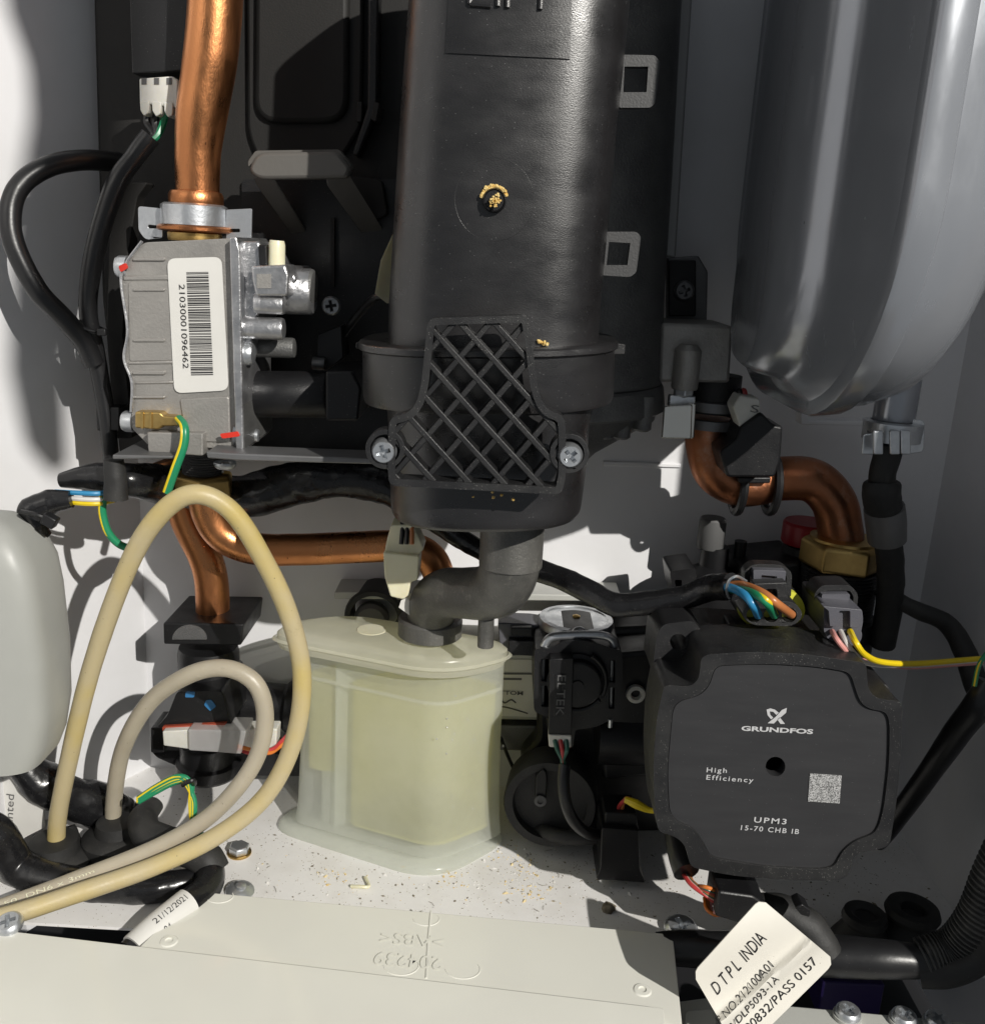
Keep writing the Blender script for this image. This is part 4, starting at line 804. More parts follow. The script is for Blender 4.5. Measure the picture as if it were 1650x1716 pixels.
text('seal_mark', 'CE', P(18, 1292, -.0664), P(40, 1296, -.0664), (0, 0, 1), .004, 'ink_soft', sh)
# inner flap of the cover by the wall

# ================================================================== PUMP
YPF = -.150
def C6(pts): return [(1080+x*.29145, 1000+y*.29145) for x, y in pts]
pu = thing('circulation_pump', 'black square circulation pump with notched corners and a printed grey face', 'pump', P(1300, 1470, -.10))
po = rp(C6([(325, 335), (600, 318), (900, 328), (1272, 382), (1285, 540), (1335, 588), (1468, 602), (1482, 640), (1474, 900), (1448, 1180), (1408, 1432), (1340, 1456), (1205, 1480), (1168, 1612), (1100, 1634), (860, 1634), (500, 1606), (262, 1556), (238, 1440), (185, 1382), (75, 1352), (58, 1200), (48, 1000), (64, 720), (112, 505), (255, 522), (308, 480), (318, 420)]),
        [18, 30, 30, 8, 16, 16, 10, 14, 30, 30, 10, 14, 16, 10, 14, 30, 30, 12, 16, 16, 12, 20, 30, 30, 12, 16, 14, 10], 4)
pi_ = rp(C6([(425, 396), (700, 386), (1000, 404), (1182, 436), (1208, 520), (1238, 610), (1295, 650), (1385, 660), (1408, 720), (1406, 950), (1372, 1240), (1330, 1362), (1200, 1408), (1132, 1470), (1092, 1556), (1000, 1570), (700, 1556), (375, 1500), (334, 1410), (276, 1328), (190, 1300), (140, 1240), (128, 1000), (160, 640), (205, 596), (315, 568), (372, 510), (395, 425)]),
         [12, 30, 30, 14, 12, 16, 16, 14, 14, 30, 30, 16, 16, 16, 14, 16, 30, 16, 14, 16, 14, 14, 30, 16, 12, 14, 14, 12], 4)
pxplate('front_frame', po, YPF, YPF+.030, 'black_dusty', pu, holes=[pi_], bevel=.0013, seg=3)
hole = circ(1299, 1285, 16.5, n=28)
fp_ = pxplate('face_plate', inset(pi_, .9), YPF+.0012, YPF+.006, 'pumpface', pu, holes=[hole], bevel=.0003)
obj('shaft_hole', MB().lathe(P(1299, 1285, YPF+.020), (0, -1, 0), [(.0037, .0), (.0037, .0145)], 24, cap=False), 'black', fp_)
obj('hole_floor', MB().lathe(P(1299, 1285, YPF+.020), (0, -1, 0), [(.0037, 0), (.0037, .001)], 20), 'black', fp_)
Yt = YPF+.0012-.0001
ptext('brand_print', 'GRUNDFOS', C6([(553, 768)])[0], C6([(965, 788)])[0], Yt, 8.6, 'print', fp_, bold=.035)
lg = MB()
def C6p(pts): return PP(C6(pts), Yt-.0002)
lg.plate(C6p([(788, 652), (817, 640), (812, 668), (760, 712), (742, 730), (706, 728), (752, 692)]), (0, .0001, 0))
lg.plate(C6p([(762, 706), (776, 694), (806, 732), (780, 732)]), (0, .0001, 0))
lg.plate(C6p([(700, 650), (722, 643), (748, 650), (770, 668), (756, 680), (738, 662), (718, 660), (722, 680), (738, 696), (726, 706), (706, 682)]), (0, .0001, 0))
obj('brand_emblem', lg, 'print', fp_, flat=True)
ptext('print_line', 'High', C6([(354, 1008)])[0], C6([(470, 1012)])[0], Yt, 9.2, 'print', fp_, bold=.01, space=1.25)
ptext('print_line', 'Efficiency', C6([(352, 1050)])[0], C6([(622, 1068)])[0], Yt, 9.2, 'print', fp_, bold=.01, space=1.25)
ptext('print_line', 'UPM3', C6([(626, 1296)])[0], C6([(812, 1308)])[0], Yt, 10.5, 'print', fp_, bold=.015, space=1.25)
ptext('print_line', '15-70 CHB IB', C6([(550, 1340)])[0], C6([(884, 1364)])[0], Yt, 9.5, 'print', fp_, bold=.012, space=1.25)
pxplate('printed_patch', C6([(950, 1018), (1132, 1030), (1120, 1190), (938, 1178)]), Yt-.0003, Yt, 'code', fp_)
# motor housing behind the frame
pxplate('motor_housing', rp([(1150, 1100), (1200, 1078), (1440, 1095), (1480, 1200), (1460, 1390), (1400, 1430), (1170, 1410), (1136, 1330), (1134, 1180)], 16, 4), YPF+.030, -.075, 'black_dusty', pu, bevel=.002)
eo = rp([(1100, 1062), (1112, 1046), (1160, 1040), (1180, 1062), (1172, 1110), (1150, 1140), (1108, 1150), (1092, 1130)], 8, 4)
pxplate('housing_ear', eo, YPF+.026, YPF+.052, 'black_dusty', pu, holes=[circ(1136, 1076, 14, n=20)], bevel=.0014)
pxplate('housing_ear', rp([(1440, 1130), (1490, 1150), (1500, 1190), (1450, 1190)], 8, 4), YPF+.026, YPF+.052, 'black_dusty', pu, bevel=.0014)
for i, yy in enumerate((1180, 1240, 1300)): pxplate('cooling_fin', [(1098, yy), (1112, yy-4), (1110, yy+40), (1096, yy+44)], YPF+.029, -.10, 'black_dusty', pu, bevel=.0008)
for px in (1160, 1230, 1262, 1320): pxplate('top_rib', [(px, 1060), (px+14, 1060), (px+14, 1086), (px, 1084)], -.112, -.09, 'black_dusty', pu, bevel=.0006)
pxplate('top_bridge', rp([(1120, 1040), (1420, 1050), (1420, 1066), (1120, 1056)], 4), -.088, -.075, 'black', pu, bevel=.001)

# ---- three-core mains connector
k1 = thing('pump_connector', 'black three-pole pump plug with blue, green-yellow and brown wires', 'connector', P(1290, 1052, -.12))
so = rp([(1256, 1008), (1330, 1008), (1348, 1030), (1330, 1050), (1258, 1048), (1240, 1030)], 16, 5)
hl = [circ(x, 1031, 12.5, n=20) for x in (1263, 1292, 1322)]
pxplate('socket', so, -.130, -.108, 'black_dusty', k1, holes=hl, bevel=.0007)
for x in (1263, 1292, 1322): pxplate('wire_seal', circ(x, 1031, 12.4, n=20), -.124, -.112, 'seal_yellow', k1)
pxplate('gasket', rp([(1250, 996), (1334, 990), (1352, 1020), (1340, 1046), (1252, 1050), (1233, 1025)], 16, 5), -.108, -.104, 'seal_yellow', k1)
pxplate('rear_body', rp([(1248, 990), (1332, 984), (1348, 1020), (1336, 1050), (1250, 1052), (1232, 1020)], 14, 5), -.104, -.080, 'black', k1, bevel=.001)
lo_ = rp([(1247, 956), (1262, 945), (1312, 947), (1327, 960), (1325, 1000), (1247, 998)], [8, 10, 10, 8, 3, 3], 4)
pxplate('latch_frame', lo_, -.112, -.106, 'black_dusty', k1, holes=[rp([(1256, 966), (1264, 955), (1310, 956), (1318, 966), (1316, 992), (1256, 990)], 5, 3)], bevel=.0006)
pxplate('latch_plate', rp([(1262, 955), (1317, 957), (1315, 976), (1262, 974)], 2), -.116, -.112, 'grey_plug', k1, holes=[[(1276, 964), (1301, 966), (1301, 972), (1275, 970)]], bevel=.0005)
pxplate('latch_arm', rp([(1262, 978), (1318, 976), (1322, 1010), (1304, 1012), (1300, 988), (1284, 988), (1284, 1010), (1266, 1010)], 2), -.124, -.118, 'black_dusty', k1, bevel=.0006)
for pts, c_ in (([(1205, 986, -.118), (1224, 985, -.124), (1247, 997, -.136), (1262, 1015, -.140), (1270, 1031, -.130)], 'w_blue'), ([(1205, 990, -.114), (1240, 988, -.126), (1268, 998, -.140), (1286, 1012, -.143), (1297, 1031, -.130)], 'w_green'), ([(1205, 982, -.116), (1240, 980, -.124), (1276, 993, -.138), (1302, 1012, -.142), (1326, 1030, -.130)], 'w_brown')):
    l = wiretube('core', pts, 7.2, c_, k1, n=14)
    if c_ == 'w_green':
        w = smooth(PT(pts), 8); rm = 7.2*mpp(1262, 1000, -.13); obj('stripe', MB().tube([p+V((rm*.25, -rm*.45, rm*.45)) for p in w], rm*.55, 10), 'w_yellow', l)
tag(wiretube('cable', [(690, 850, -.03), (760, 895, -.04), (830, 935, -.05), (910, 958, -.07), (975, 985, -.085), (1030, 1013, -.095), (1090, 1010, -.100), (1150, 1000, -.105), (1190, 985, -.11), (1226, 984, -.120)], [16, 17, 18, 19, 20, 21, 20, 20, 22, 23], 'sleeve', n=22, k=12), 'wrinkled black sleeve leading across the back wall to the pump plug', 'cable sleeve')
# ---- three-pin signal connector
k2 = thing('signal_connector', 'small grey signal plug with pink and yellow wires on the pump', 'connector', P(1410, 1080, -.125))
lo2 = rp([(1362, 1000), (1374, 981), (1424, 980), (1438, 996), (1434, 1030), (1372, 1024)], [8, 10, 10, 8, 3, 3], 4)
pxplate('latch_frame', lo2, -.118, -.106, 'black_dusty', k2, holes=[rp([(1376, 1000), (1384, 990), (1424, 990), (1430, 1000), (1428, 1022), (1378, 1020)], 4, 3)], bevel=.0006)
pxplate('latch_plate', rp([(1377, 996), (1424, 996), (1422, 1012), (1376, 1014)], 2), -.121, -.117, 'grey_plug', k2, holes=[[(1388, 1006), (1414, 1006), (1414, 1012), (1387, 1012)]], bevel=.0005)
pxplate('body', rp([(1380, 1014), (1444, 1020), (1446, 1040), (1440, 1072), (1420, 1080), (1392, 1078), (1380, 1060)], 7, 4), -.130, -.100, 'grey_plug', k2, holes=[[(1390, 1057), (1396, 1057), (1396, 1065), (1390, 1065)], [(1405, 1058), (1413, 1058), (1413, 1066), (1405, 1066)], [(1421, 1059), (1428, 1059), (1428, 1066), (1421, 1066)]], bevel=.0006)
pxplate('latch_arm', rp([(1378, 1016), (1444, 1022), (1444, 1030), (1438, 1052), (1424, 1052), (1424, 1024), (1406, 1024), (1406, 1050), (1390, 1050), (1388, 1024)], 2), -.133, -.129, 'grey_plug', k2, bevel=.0005)
pxplate('pin_hood', rp([(1386, 1052), (1442, 1054), (1446, 1066), (1440, 1080), (1418, 1086), (1392, 1082), (1380, 1070)], 7, 4), -.128, -.120, 'grey_plug', k2, bevel=.0006)
for pts, c_ in (([(1394, 1058, -.131), (1402, 1072, -.140), (1420, 1094, -.138), (1440, 1106, -.125), (1520, 1118, -.11), (1646, 1110, -.105)], 'w_pink'), ([(1408, 1058, -.130), (1418, 1078, -.139), (1434, 1098, -.136), (1456, 1112, -.125), (1530, 1115, -.11), (1646, 1107, -.105)], 'w_white'), ([(1424, 1058, -.131), (1434, 1078, -.142), (1450, 1098, -.138), (1480, 1110, -.125), (1540, 1112, -.11), (1646, 1104, -.105)], 'w_yellow')):
    wiretube('lead', pts, 4.4 if c_ != 'w_yellow' else 5.2, c_, k2, n=10)

# ---- loose cables on the right
tag(wiretube('cable', [(1470, 985, -.05), (1530, 1020, -.06), (1585, 1045, -.07), (1615, 1090, -.085), (1636, 1150, -.10), (1665, 1190, -.10)], [13, 14, 16, 18, 20, 20], 'rubber', n=18), 'black cable curving down along the right wall from behind the brass nut', 'cable')
tag(wiretube('cable', [(1660, 1145, -.13), (1640, 1180, -.13), (1605, 1225, -.12), (1560, 1290, -.105), (1510, 1360, -.09), (1470, 1410, -.075)], [22, 24, 22, 19, 17, 16], 'cable', n=20), 'thick black cable slanting down behind the right side of the pump', 'cable')
wk = [(1640, 1060, -.13), (1643, 1110, -.135), (1640, 1160, -.135)]
striped('earth_wire', [(1655, 1092, -.135), (1640, 1115, -.140), (1632, 1150, -.142)], 4, 'thin green and yellow wire at the right edge beside the cables')
cg = thing('corrugated_conduit', 'dusty black corrugated conduit bending along the lower right edge', 'conduit', P(1600, 1630, -.12))
w = smooth(PT([(1700, 1400, -.14), (1668, 1470, -.14), (1640, 1540, -.14), (1600, 1590, -.138), (1545, 1610, -.138)]), 34)
rr = [(.0096 if (i//2) % 2 else .0082) for i in range(len(w))]
obj('tube', MB().tube(w, rr, 20), 'conduit', cg)
obj('sleeve_end', MB().tube(smooth(PT([(1668, 1560, -.146), (1640, 1606, -.146), (1590, 1630, -.145), (1540, 1632, -.142)]), 8), [.0062]*25, 18), 'rubber', cg)
tag(wiretube('harness_sleeve', [(1100, 1590, -.120), (1160, 1590, -.122), (1240, 1595, -.126), (1320, 1600, -.13), (1400, 1603, -.134), (1480, 1608, -.138), (1570, 1612, -.14)], [26, 30, 32, 33, 34, 32, 26], 'cable', n=24), 'thick black harness sleeve running along the front edge of the floor at the right', 'cable sleeve')
# sleeve with coloured wires under the pump
ws = thing('wire_sleeve', 'open black sleeve spilling thin red and green wires below the pump', 'cable sleeve', P(1160, 1480, -.12))
wiretube('sleeve', [(1128, 1380, -.10), (1138, 1430, -.115), (1150, 1462, -.124)], [18, 20, 22], 'cable', ws, n=20)
for i, c_ in enumerate(('w_red', 'w_pink', 'w_darkgreen', 'w_brown', 'w_red', 'w_darkgreen', 'w_orange')):
    o4 = i*5-15
    wiretube('strand', [(1146+o4*.35, 1458, -.120), (1160+o4*.2, 1478+abs(o4)*.3, -.130+i*.001), (1185-o4*.2, 1496-o4*.6, -.134), (1215, 1512-o4*.9, -.132)], 3.4, c_, ws, n=8)
for i, c_ in enumerate(('w_orange', 'w_brown', 'w_pink')): wiretube('strand', [(1180+i*5, 1505, -.125), (1184+i*4, 1524+i*3, -.132), (1200, 1534-i*3, -.134), (1216, 1530-i*6, -.132)], 3.2, c_, ws, n=8)
wl = thing('plug_housing', 'black rectangular plug body gathering the thin coloured wires', 'connector', P(1240, 1560, -.13))
pxplate('shell', rp([(1204, 1494), (1262, 1502), (1285, 1518), (1270, 1558), (1230, 1545), (1198, 1536)], 5), -.140, -.120, 'black', wl, bevel=.0012)
wiretube('boot', [(1262, 1524, -.132), (1310, 1528, -.134), (1355, 1556, -.138), (1384, 1600, -.142)], [26, 28, 30, 28], 'rubber', wl, n=22)
pxplate('tie_head', rp([(1332, 1522), (1344, 1516), (1358, 1526), (1356, 1538), (1342, 1534)], 2), -.152, -.144, 'black', wl, bevel=.0005)
tag(wiretube('grey_plug_cap', [(1212, 1478, -.112), (1214, 1490, -.114), (1216, 1512, -.118)], [14, 23, 26], 'grey_cap', n=20), 'small dusty grey rubber cap on the floor under the pump', 'cap')

# ---- floor clip bracket in front of the hydraulic block
fb = thing('floor_bracket', 'upright black plastic bracket standing on the floor left of the pump', 'bracket', PF(1045, 1482))
yb = PF(1040, 1478).y
pxplate('upright', rp([(1014, 1362), (1066, 1364), (1070, 1392), (1012, 1390)], 4), yb-.004, yb+.014, 'black', fb, bevel=.0012)
pxplate('body', rp([(1008, 1388), (1070, 1392), (1072, 1460), (1082, 1480), (998, 1474), (1006, 1455)], 5), yb-.008, yb+.018, 'black', fb, bevel=.0016)
for i, c_ in enumerate(('w_red', 'w_brown')): wiretube('lead', [(1036+i*6, 1364, yb), (1038+i*5, 1350, yb), (1050, 1340-i*2, yb-.003), (1064, 1344, yb-.004)], 3.5, c_, fb, n=8)
wiretube('yellow_lead', [(1048, 1340, yb-.003), (1066, 1348, yb-.006), (1088, 1358, yb-.008), (1105, 1358, yb-.01)], [6, 8, 5, 4], 'w_yellow', fb, n=10)

# ================================================================== HYDRAULIC BLOCK between siphon and pump
hy = thing('hydraulic_block', 'dark plastic hydraulic block filling the space behind the stepper motor', 'hydraulic block', P(1000, 1400, -.01))
pxplate('rear_body', rp([(900, 1060), (1330, 1040), (1330, 1390), (880, 1400), (872, 1270), (900, 1240)], 14), -.020, .012, 'black', hy, bevel=.003)
pxplate('mid_body', rp([(1000, 1100), (1110, 1090), (1110, 1300), (1010, 1310)], 10), -.045, -.018, 'black', hy, bevel=.003)
obj('cross_tube', MB().lathe(P(1000, 1230, -.035), (1, 0, .02), [(.016, 0), (.016, .03), (.018, .032), (.018, .06)], 26), 'black', hy)
obj('air_vent_base', MB().lathe(P(1185, 1030, -.012), (0, 0, 1), [(.022, 0), (.022, .018), (.019, .022), (.012, .025), (.0075, .028), (.0072, .0385)], 30), 'black', hy)
obj('air_vent_cap', MB().lathe(P(1189, 918, -.012), (0, 0, 1), [(.0068, 0), (.0072, .0006), (.0070, .0155), (.0062, .0165)], 24), 'grey_cap', hy)
obj('bleed_pin', MB().lathe(P(1237, 940, -.012), (0, 0, 1), [(.0032, 0), (.0032, .011)], 16), 'black', hy)
pxplate('vent_lug', rp([(1122, 958), (1165, 952), (1168, 996), (1128, 1000)], 5), -.045, -.02, 'black', hy, holes=[rp([(1130, 972), (1142, 972), (1142, 986), (1132, 986)], 2)], bevel=.001)
pxplate('valve_body', rp([(1240, 950), (1345, 940), (1345, 1060), (1240, 1060)], 10), -.03, .01, 'black', hy, bevel=.003)
obj('white_ring', MB().lathe(P(1064, 1160, -.045), (0, -1, 0), [(.0023, 0), (.0045, .0002), (.0050, .0015), (.0046, .0035), (.0028, .0038), (.0023, .001)], 28, cap=False), 'nylon_white', hy)
obj('ring_core', MB().lathe(P(1064, 1160, -.044), (0, -1, 0), [(.0026, 0), (.0026, .002)], 18), 'black', hy)

# plate heat exchanger with its printed cream label
ph = thing('plate_exchanger', 'cream insulated block with a printed label behind the siphon', 'insulation', P(860, 1240, .0))
pb = pxplate('block', rp([(760, 1070), (930, 1076), (925, 1208), (760, 1205)], 4), -.008, .014, 'cream_matt', ph, bevel=.001)
pl2 = pxplate('label', [(770, 1104), (912, 1106), (908, 1202), (770, 1198)], -.0086, -.0081, 'label', ph)
ptext('word', 'BOTTOM', (818, 1163), (876, 1165), -.0088, 7.5, 'ink_soft', pl2, bold=.02)
ptext('small_print', '1-1234-567 8', (822, 1130), (890, 1131), -.0088, 4, 'ink_soft', pl2) if False else None
mb = MB()
for x0, x1, y in ((822, 838, 1118), (822, 895, 1127), (822, 874, 1136)): mb.plate(PP([(x0, y), (x1, y+.5), (x1, y+4), (x0, y+3.5)], -.0088), (0, .0001, 0))
obj('small_print', mb, 'ink_soft', pl2, flat=True)
w = PP([(826, 1180), (838, 1174), (846, 1178), (856, 1173), (864, 1178)], -.0089); obj('sketch_line', MB().tube(smooth(w, 6), .0004, 6), 'ink_soft', pl2)
w = PP([(830, 1184), (850, 1186), (884, 1196)], -.0089); obj('sketch_line', MB().tube(smooth(w, 6), .00035, 6), 'ink_soft', pl2)
tag(pxplate('lower_rail', rp([(760, 1214), (920, 1218), (915, 1260), (760, 1256)], 4), -.006, .014, 'steel_dark', bevel=.001), 'dull steel rail under the cream insulated block behind the siphon', 'rail')
tag(pxplate('upper_rail', rp([(560, 992), (1040, 998), (1040, 1008), (560, 1004)], 2), -.004, .018, 'cream_matt', bevel=.0008), 'thin cream ledge across the back wall above the motor', 'ledge')
tag(wiretube('capillary', [(838, 1235, -.012), (852, 1270, -.014), (870, 1310, -.016)], 3, 'cable', n=8), 'thin dark capillary tube behind the right side of the siphon', 'tube')
# silver synchronous motor behind
sm_ = thing('valve_motor', 'round silver diverter motor with a screw behind the black stepper', 'motor', P(965, 1090, -.03))
c0 = P(962, 1075, -.030)
obj('can', MB().lathe(c0, (0, 0, 1), [(.0195, 0), (.0195, .012), (.0190, .0132), (.0165, .0134), (.016, .0128), (.002, .0128)], 40), 'zinc', sm_)
obj('shaft', MB().lathe(c0+V((0, 0, .0128)), (0, 0, 1), [(.002, 0), (.002, .0015), (.001, .002)], 14), 'brass', sm_)
screw(P(970, 1062, -.052), (0, -1, 0), .004, 'zinc', sm_)
# black plug left of it
bp_ = thing('connector', 'dark grey latched plug peeking out behind the right end of the siphon lid', 'connector', P(865, 1105, -.03))
pxplate('shell', rp([(834, 1044), (890, 1046), (926, 1052), (926, 1098), (838, 1100)], 3), -.034, -.018, 'grey_plug', bp_, bevel=.001)
pxplate('latch', rp([(856, 1052), (892, 1052), (892, 1068), (856, 1066)], 2), -.038, -.034, 'black', bp_, bevel=.0006)
pxplate('lower_shell', rp([(852, 1074), (898, 1074), (898, 1100), (852, 1098)], 2), -.039, -.033, 'black', bp_, bevel=.0008)
# stepper motor
sp_ = thing('stepper_motor', 'black stepper motor with a raised strip, wire clip and white plug', 'motor', P(965, 1260, -.04))
YS = -.062
def C5(pts): return [(820+x*.2564, 980+y*.2564) for x, y in pts]
mo = rp(C5([(295, 420), (400, 415), (480, 372), (600, 362), (720, 385), (800, 420), (865, 430), (872, 520), (858, 870), (830, 885), (780, 890), (700, 930), (560, 950), (545, 1065), (388, 1062), (385, 870), (290, 830), (290, 640)]), [6, 6, 10, 20, 14, 6, 6, 8, 6, 8, 6, 10, 5, 3, 3, 5, 8, 20], 4)
s1 = [[(338, 485), (395, 487), (395, 635), (338, 632)], [(338, 660), (392, 660), (390, 800), (338, 798)], [(785, 495), (822, 497), (820, 640), (782, 640)], [(782, 672), (820, 672), (815, 812), (778, 810)]]
pxplate('housing', mo, YS, -.020, 'black', sp_, holes=[C5(h) for h in s1], bevel=.0014)
for q in ((352, 485, 800), (800, 495, 812)):
    wiretube('clip_wire', [(*C5([(q[0], q[1])])[0], YS+.003), (*C5([(q[0]-4, (q[1]+q[2])/2)])[0], YS+.003), (*C5([(q[0]-8, q[2])])[0], YS+.003)], 3, 'zinc', sp_, n=8)
obj('rotor_cap', MB().lathe(P(*C5([(570, 630)])[0], YS), (0, -1, 0), [(.0148, 0), (.0148, .0012), (.0125, .0014), (.0120, .0046), (.0112, .0052), (.0030, .0054), (.0028, .0062), (.0018, .0062)], 44), 'black', sp_)
for a0, a1 in ((-60, 30), (40, 150)):
    w = [P(570*.2564+820+math.cos(R(a))*49, 630*.2564+980+math.sin(R(a))*49, YS-.0015) for a in range(a0, a1+1, 6)]
    obj('ring_rib', MB().tube(w, .0013, 8), 'black', sp_)
pt_ = pxplate('terminal_strip', rp(C5([(392, 486), (550, 480), (535, 990), (386, 985)]), 2), YS-.0075, YS+.002, 'black', sp_, bevel=.0008)
pxplate('strip_frame', C5([(430, 590), (470, 590), (458, 860), (420, 860)]), YS-.0079, YS-.007, 'black', pt_, bevel=.0002)
text('moulded_word', 'ELTEK', P(*C5([(446, 590)])[0], YS-.0081), P(*C5([(432, 855)])[0], YS-.0081), (1, 0, 0), .0042, 'grey_cap', pt_, depth=.0002)
pxplate('white_plug', rp(C5([(388, 985), (535, 988), (533, 1068), (388, 1062)]), 2), YS-.0085, YS+.002, 'nylon_white', sp_, bevel=.0005)
for i, (x, c_) in enumerate(((425, 'w_darkgreen'), (462, 'w_red'), (500, 'w_darkgreen'))):
    wiretube('lead', [(*C5([(x, 1015)])[0], YS-.008), (*C5([(x+20-i*8, 1080)])[0], YS-.011), (*C5([(480-i*2, 1150)])[0], YS-.009), (*C5([(490, 1180)])[0], YS-.007)], 4, c_, sp_, n=8)
uw = [P(*C5([c])[0], YS+.004) for c in ((352, 430), (362, 385), (400, 345), (470, 332), (600, 328), (730, 330), (790, 350), (812, 385), (815, 430))]
obj('u_clip', MB().tube(smooth(uw, 6), .0021, 12), 'zinc', sp_)
wiretube('clip_tail', [(*C5([(790, 880)])[0], YS), (*C5([(788, 930)])[0], YS)], 4, 'zinc', sp_, n=8)
tag(wiretube('cable', [(946, 1282, YS-.008), (944, 1310, YS-.012), (948, 1345, YS-.014), (962, 1378, YS-.012), (990, 1398, YS-.006), (1030, 1395, YS+.006)], 10, 'cable', n=14), 'black cable hanging from the stepper motor plug past the round knob', 'cable')
# round drain knob
kb = thing('drain_knob', 'round dark knob with a slotted bar low beside the siphon', 'knob', P(920, 1400, -.035))
c0 = P(923, 1335, -.040); r_ = 77*mpp(923, 1335, -.04); ax = V((-.12, -1, .05))
obj('rim', MB().lathe(c0, ax, [(r_*.96, -.012), (r_, -.010), (r_, .008), (r_*.97, .0095), (r_*.80, .0095), (r_*.78, .004), (r_*.2, .003)], 44), 'rubber', kb)
pxplate('slot_bar', rp([(898, 1300), (912, 1288), (917, 1300), (914, 1352), (902, 1356), (896, 1345)], 6), -.0495, -.040, 'black', kb, bevel=.0012)
obj('bar_screw', MB().lathe(P(905, 1342, -.0500), (0, -1, 0), [(.0032, 0), (.0032, .0008), (.0016, .001), (.0014, .0002)], 18), 'grey_cap', kb)
tag(wiretube('cable', [(880, 1378, -.030), (930, 1400, -.052), (985, 1404, -.055), (1030, 1390, -.05)], 12, 'rubber', n=16), 'black cable lying on the floor round the foot of the knob', 'cable')

# hanging cream plug by the elbow
hp = thing('connector', 'translucent cream plug hanging on black wires beside the rubber elbow', 'connector', P(665, 1005, -.06))
pxplate('upper_shell', rp([(655, 880), (690, 880), (702, 902), (710, 920), (698, 936), (643, 930), (648, 905)], 3), -.064, -.050, 'nylon', hp, bevel=.0008)
pxplate('lower_shell', rp([(642, 926), (702, 932), (700, 972), (688, 976), (684, 998), (676, 1005), (654, 1000), (644, 966)], 3), -.067, -.050, 'nylon', hp, bevel=.001)
for i, c_ in enumerate(('w_blue', 'w_black', 'w_red')): wiretube('lead', [(674+i*8, 868, -.060), (674+i*8, 890, -.064), (672+i*9, 912, -.067)], 4, ('w_black' if i < 2 else 'w_brown'), hp, n=8)
tag(pxplate('paper_flag', [(672, 1006), (682, 1002), (700, 1024), (690, 1034), (668, 1018)], -.055, -.0546, 'label'), 'small white paper flag under the hanging cream plug', 'label')
# dark bushing ring on the back wall left of the elbow
rb = thing('bushing', 'dark round bushing with a grey liner on the back wall behind the siphon', 'bushing', P(627, 1040, -.01))
c0 = P(627, 1034, -.004); r_ = 48*mpp(627, 1034, -.004)
obj('rim', MB().lathe(c0, (0, -1, 0), [(r_, -.02), (r_*1.05, 0), (r_, .003), (r_*.84, .003), (r_*.8, 0), (r_*.8, -.014)], 36, cap=False), 'rubber', rb)
obj('liner', MB().lathe(c0+V((-.002, .008, -.003)), (0, -1, 0), [(r_*.6, 0), (r_*.62, .006), (r_*.5, .008)], 30), 'grey_cap', rb)
# cream gasket flap behind the duct and thin wire
tag(obj('gasket_flap', MB().skin([[P(658, 392, -.062), P(668, 392, -.058)], [P(638, 436, -.066), P(668, 440, -.058)], [P(628, 492, -.064), P(660, 500, -.058)], [P(648, 508, -.062), P(660, 508, -.058)]], V((0, .0008, 0))), 'nylon'), 'torn cream gasket flap sticking out left of the black duct', 'gasket')
tag(wiretube('thin_cable', [(660, 500, -.045), (630, 498, -.042), (602, 525, -.036), (575, 560, -.032)], 7, 'w_black', n=10), 'thin dark cable behind the duct beside the cream gasket', 'cable')

# ================================================================== FLOOR ITEMS
for x, y, lab in ((1440, 1585, 'smaller black rubber grommet on the floor, nearer the pump'), (1518, 1583, 'larger black rubber grommet on the floor, nearer the right wall')):
    big = x > 1500; c0 = PF(x, y); k = 1.0 if big else .82
    g = thing('grommet', lab, 'grommet', c0, None)
    obj('skirt', MB().lathe(c0, (0, 0, 1), [(.0175*k, 0), (.0178*k, .002), (.0150*k, .006), (.0105*k, .013), (.0090*k, .016)], 36), 'rubber', g)
    obj('lip', MB().lathe(c0+V((0, 0, .015*k)), (0, 0, 1), [(.0085*k, 0), (.0118*k, .0006), (.0128*k, .003), (.0118*k, .0058), (.0085*k, .0062), (.0058*k, .0048), (.0052*k, .0), (.005*k, -.012)], 36, cap=False), 'rubber', g)
b1 = thing('bolt', 'zinc hexagon bolt on the floor between the hoses and the siphon', 'bolt', PF(400, 1432))
c0 = PF(401, 1430); obj('washer', MB().lathe(c0, (0, 0, 1), [(.0062, 0), (.0062, .0008)], 24), 'brass', b1); obj('head', MB().lathe(c0+V((0, 0, .0008)), (0, 0, 1), [(.0050, 0), (.0054, .0006), (.0054, .0035), (.0045, .0042)], 6), 'zinc', b1, bevel=.0003)
tag(obj('screw', MB().lathe(PF(402, 1495), (.15, -.1, 1), [(.0072, 0), (.0070, .0012), (.0045, .0028), (.0028, .0032), (.0026, .0045), (.0018, .005)], 20), 'zinc'), 'zinc screw head on the floor at the left corner of the embossed cream panel', 'screw')
o = tag(screw(PF(1140, 1562), (0, -.2, 1), .0085, 'zinc'), 'zinc screw head on the floor beyond the right corner of the embossed cream panel', 'screw')
def pebble(c, r, mt, n=3):
    bm = bmesh.new(); bmesh.ops.create_icosphere(bm, subdivisions=2, radius=r); rnd = random.Random(int(c.x*1e6))
    mb = MB(); vs_ = [V(v.co)*(1+rnd.uniform(-.18, .18)) for v in bm.verts]; mb.add([c+V((v.x*1.1, v.y, max(v.z*.8, -r*.5)+r*.5)) for v in vs_], [tuple(v.index for v in f.verts) for f in bm.faces]); bm.free(); return mb
tag(obj('stone', pebble(PF(1019, 1526), .0032, 'stone'), 'stone', flat=True), 'small brown grit stone on the white floor in front of the black bracket', 'stone')
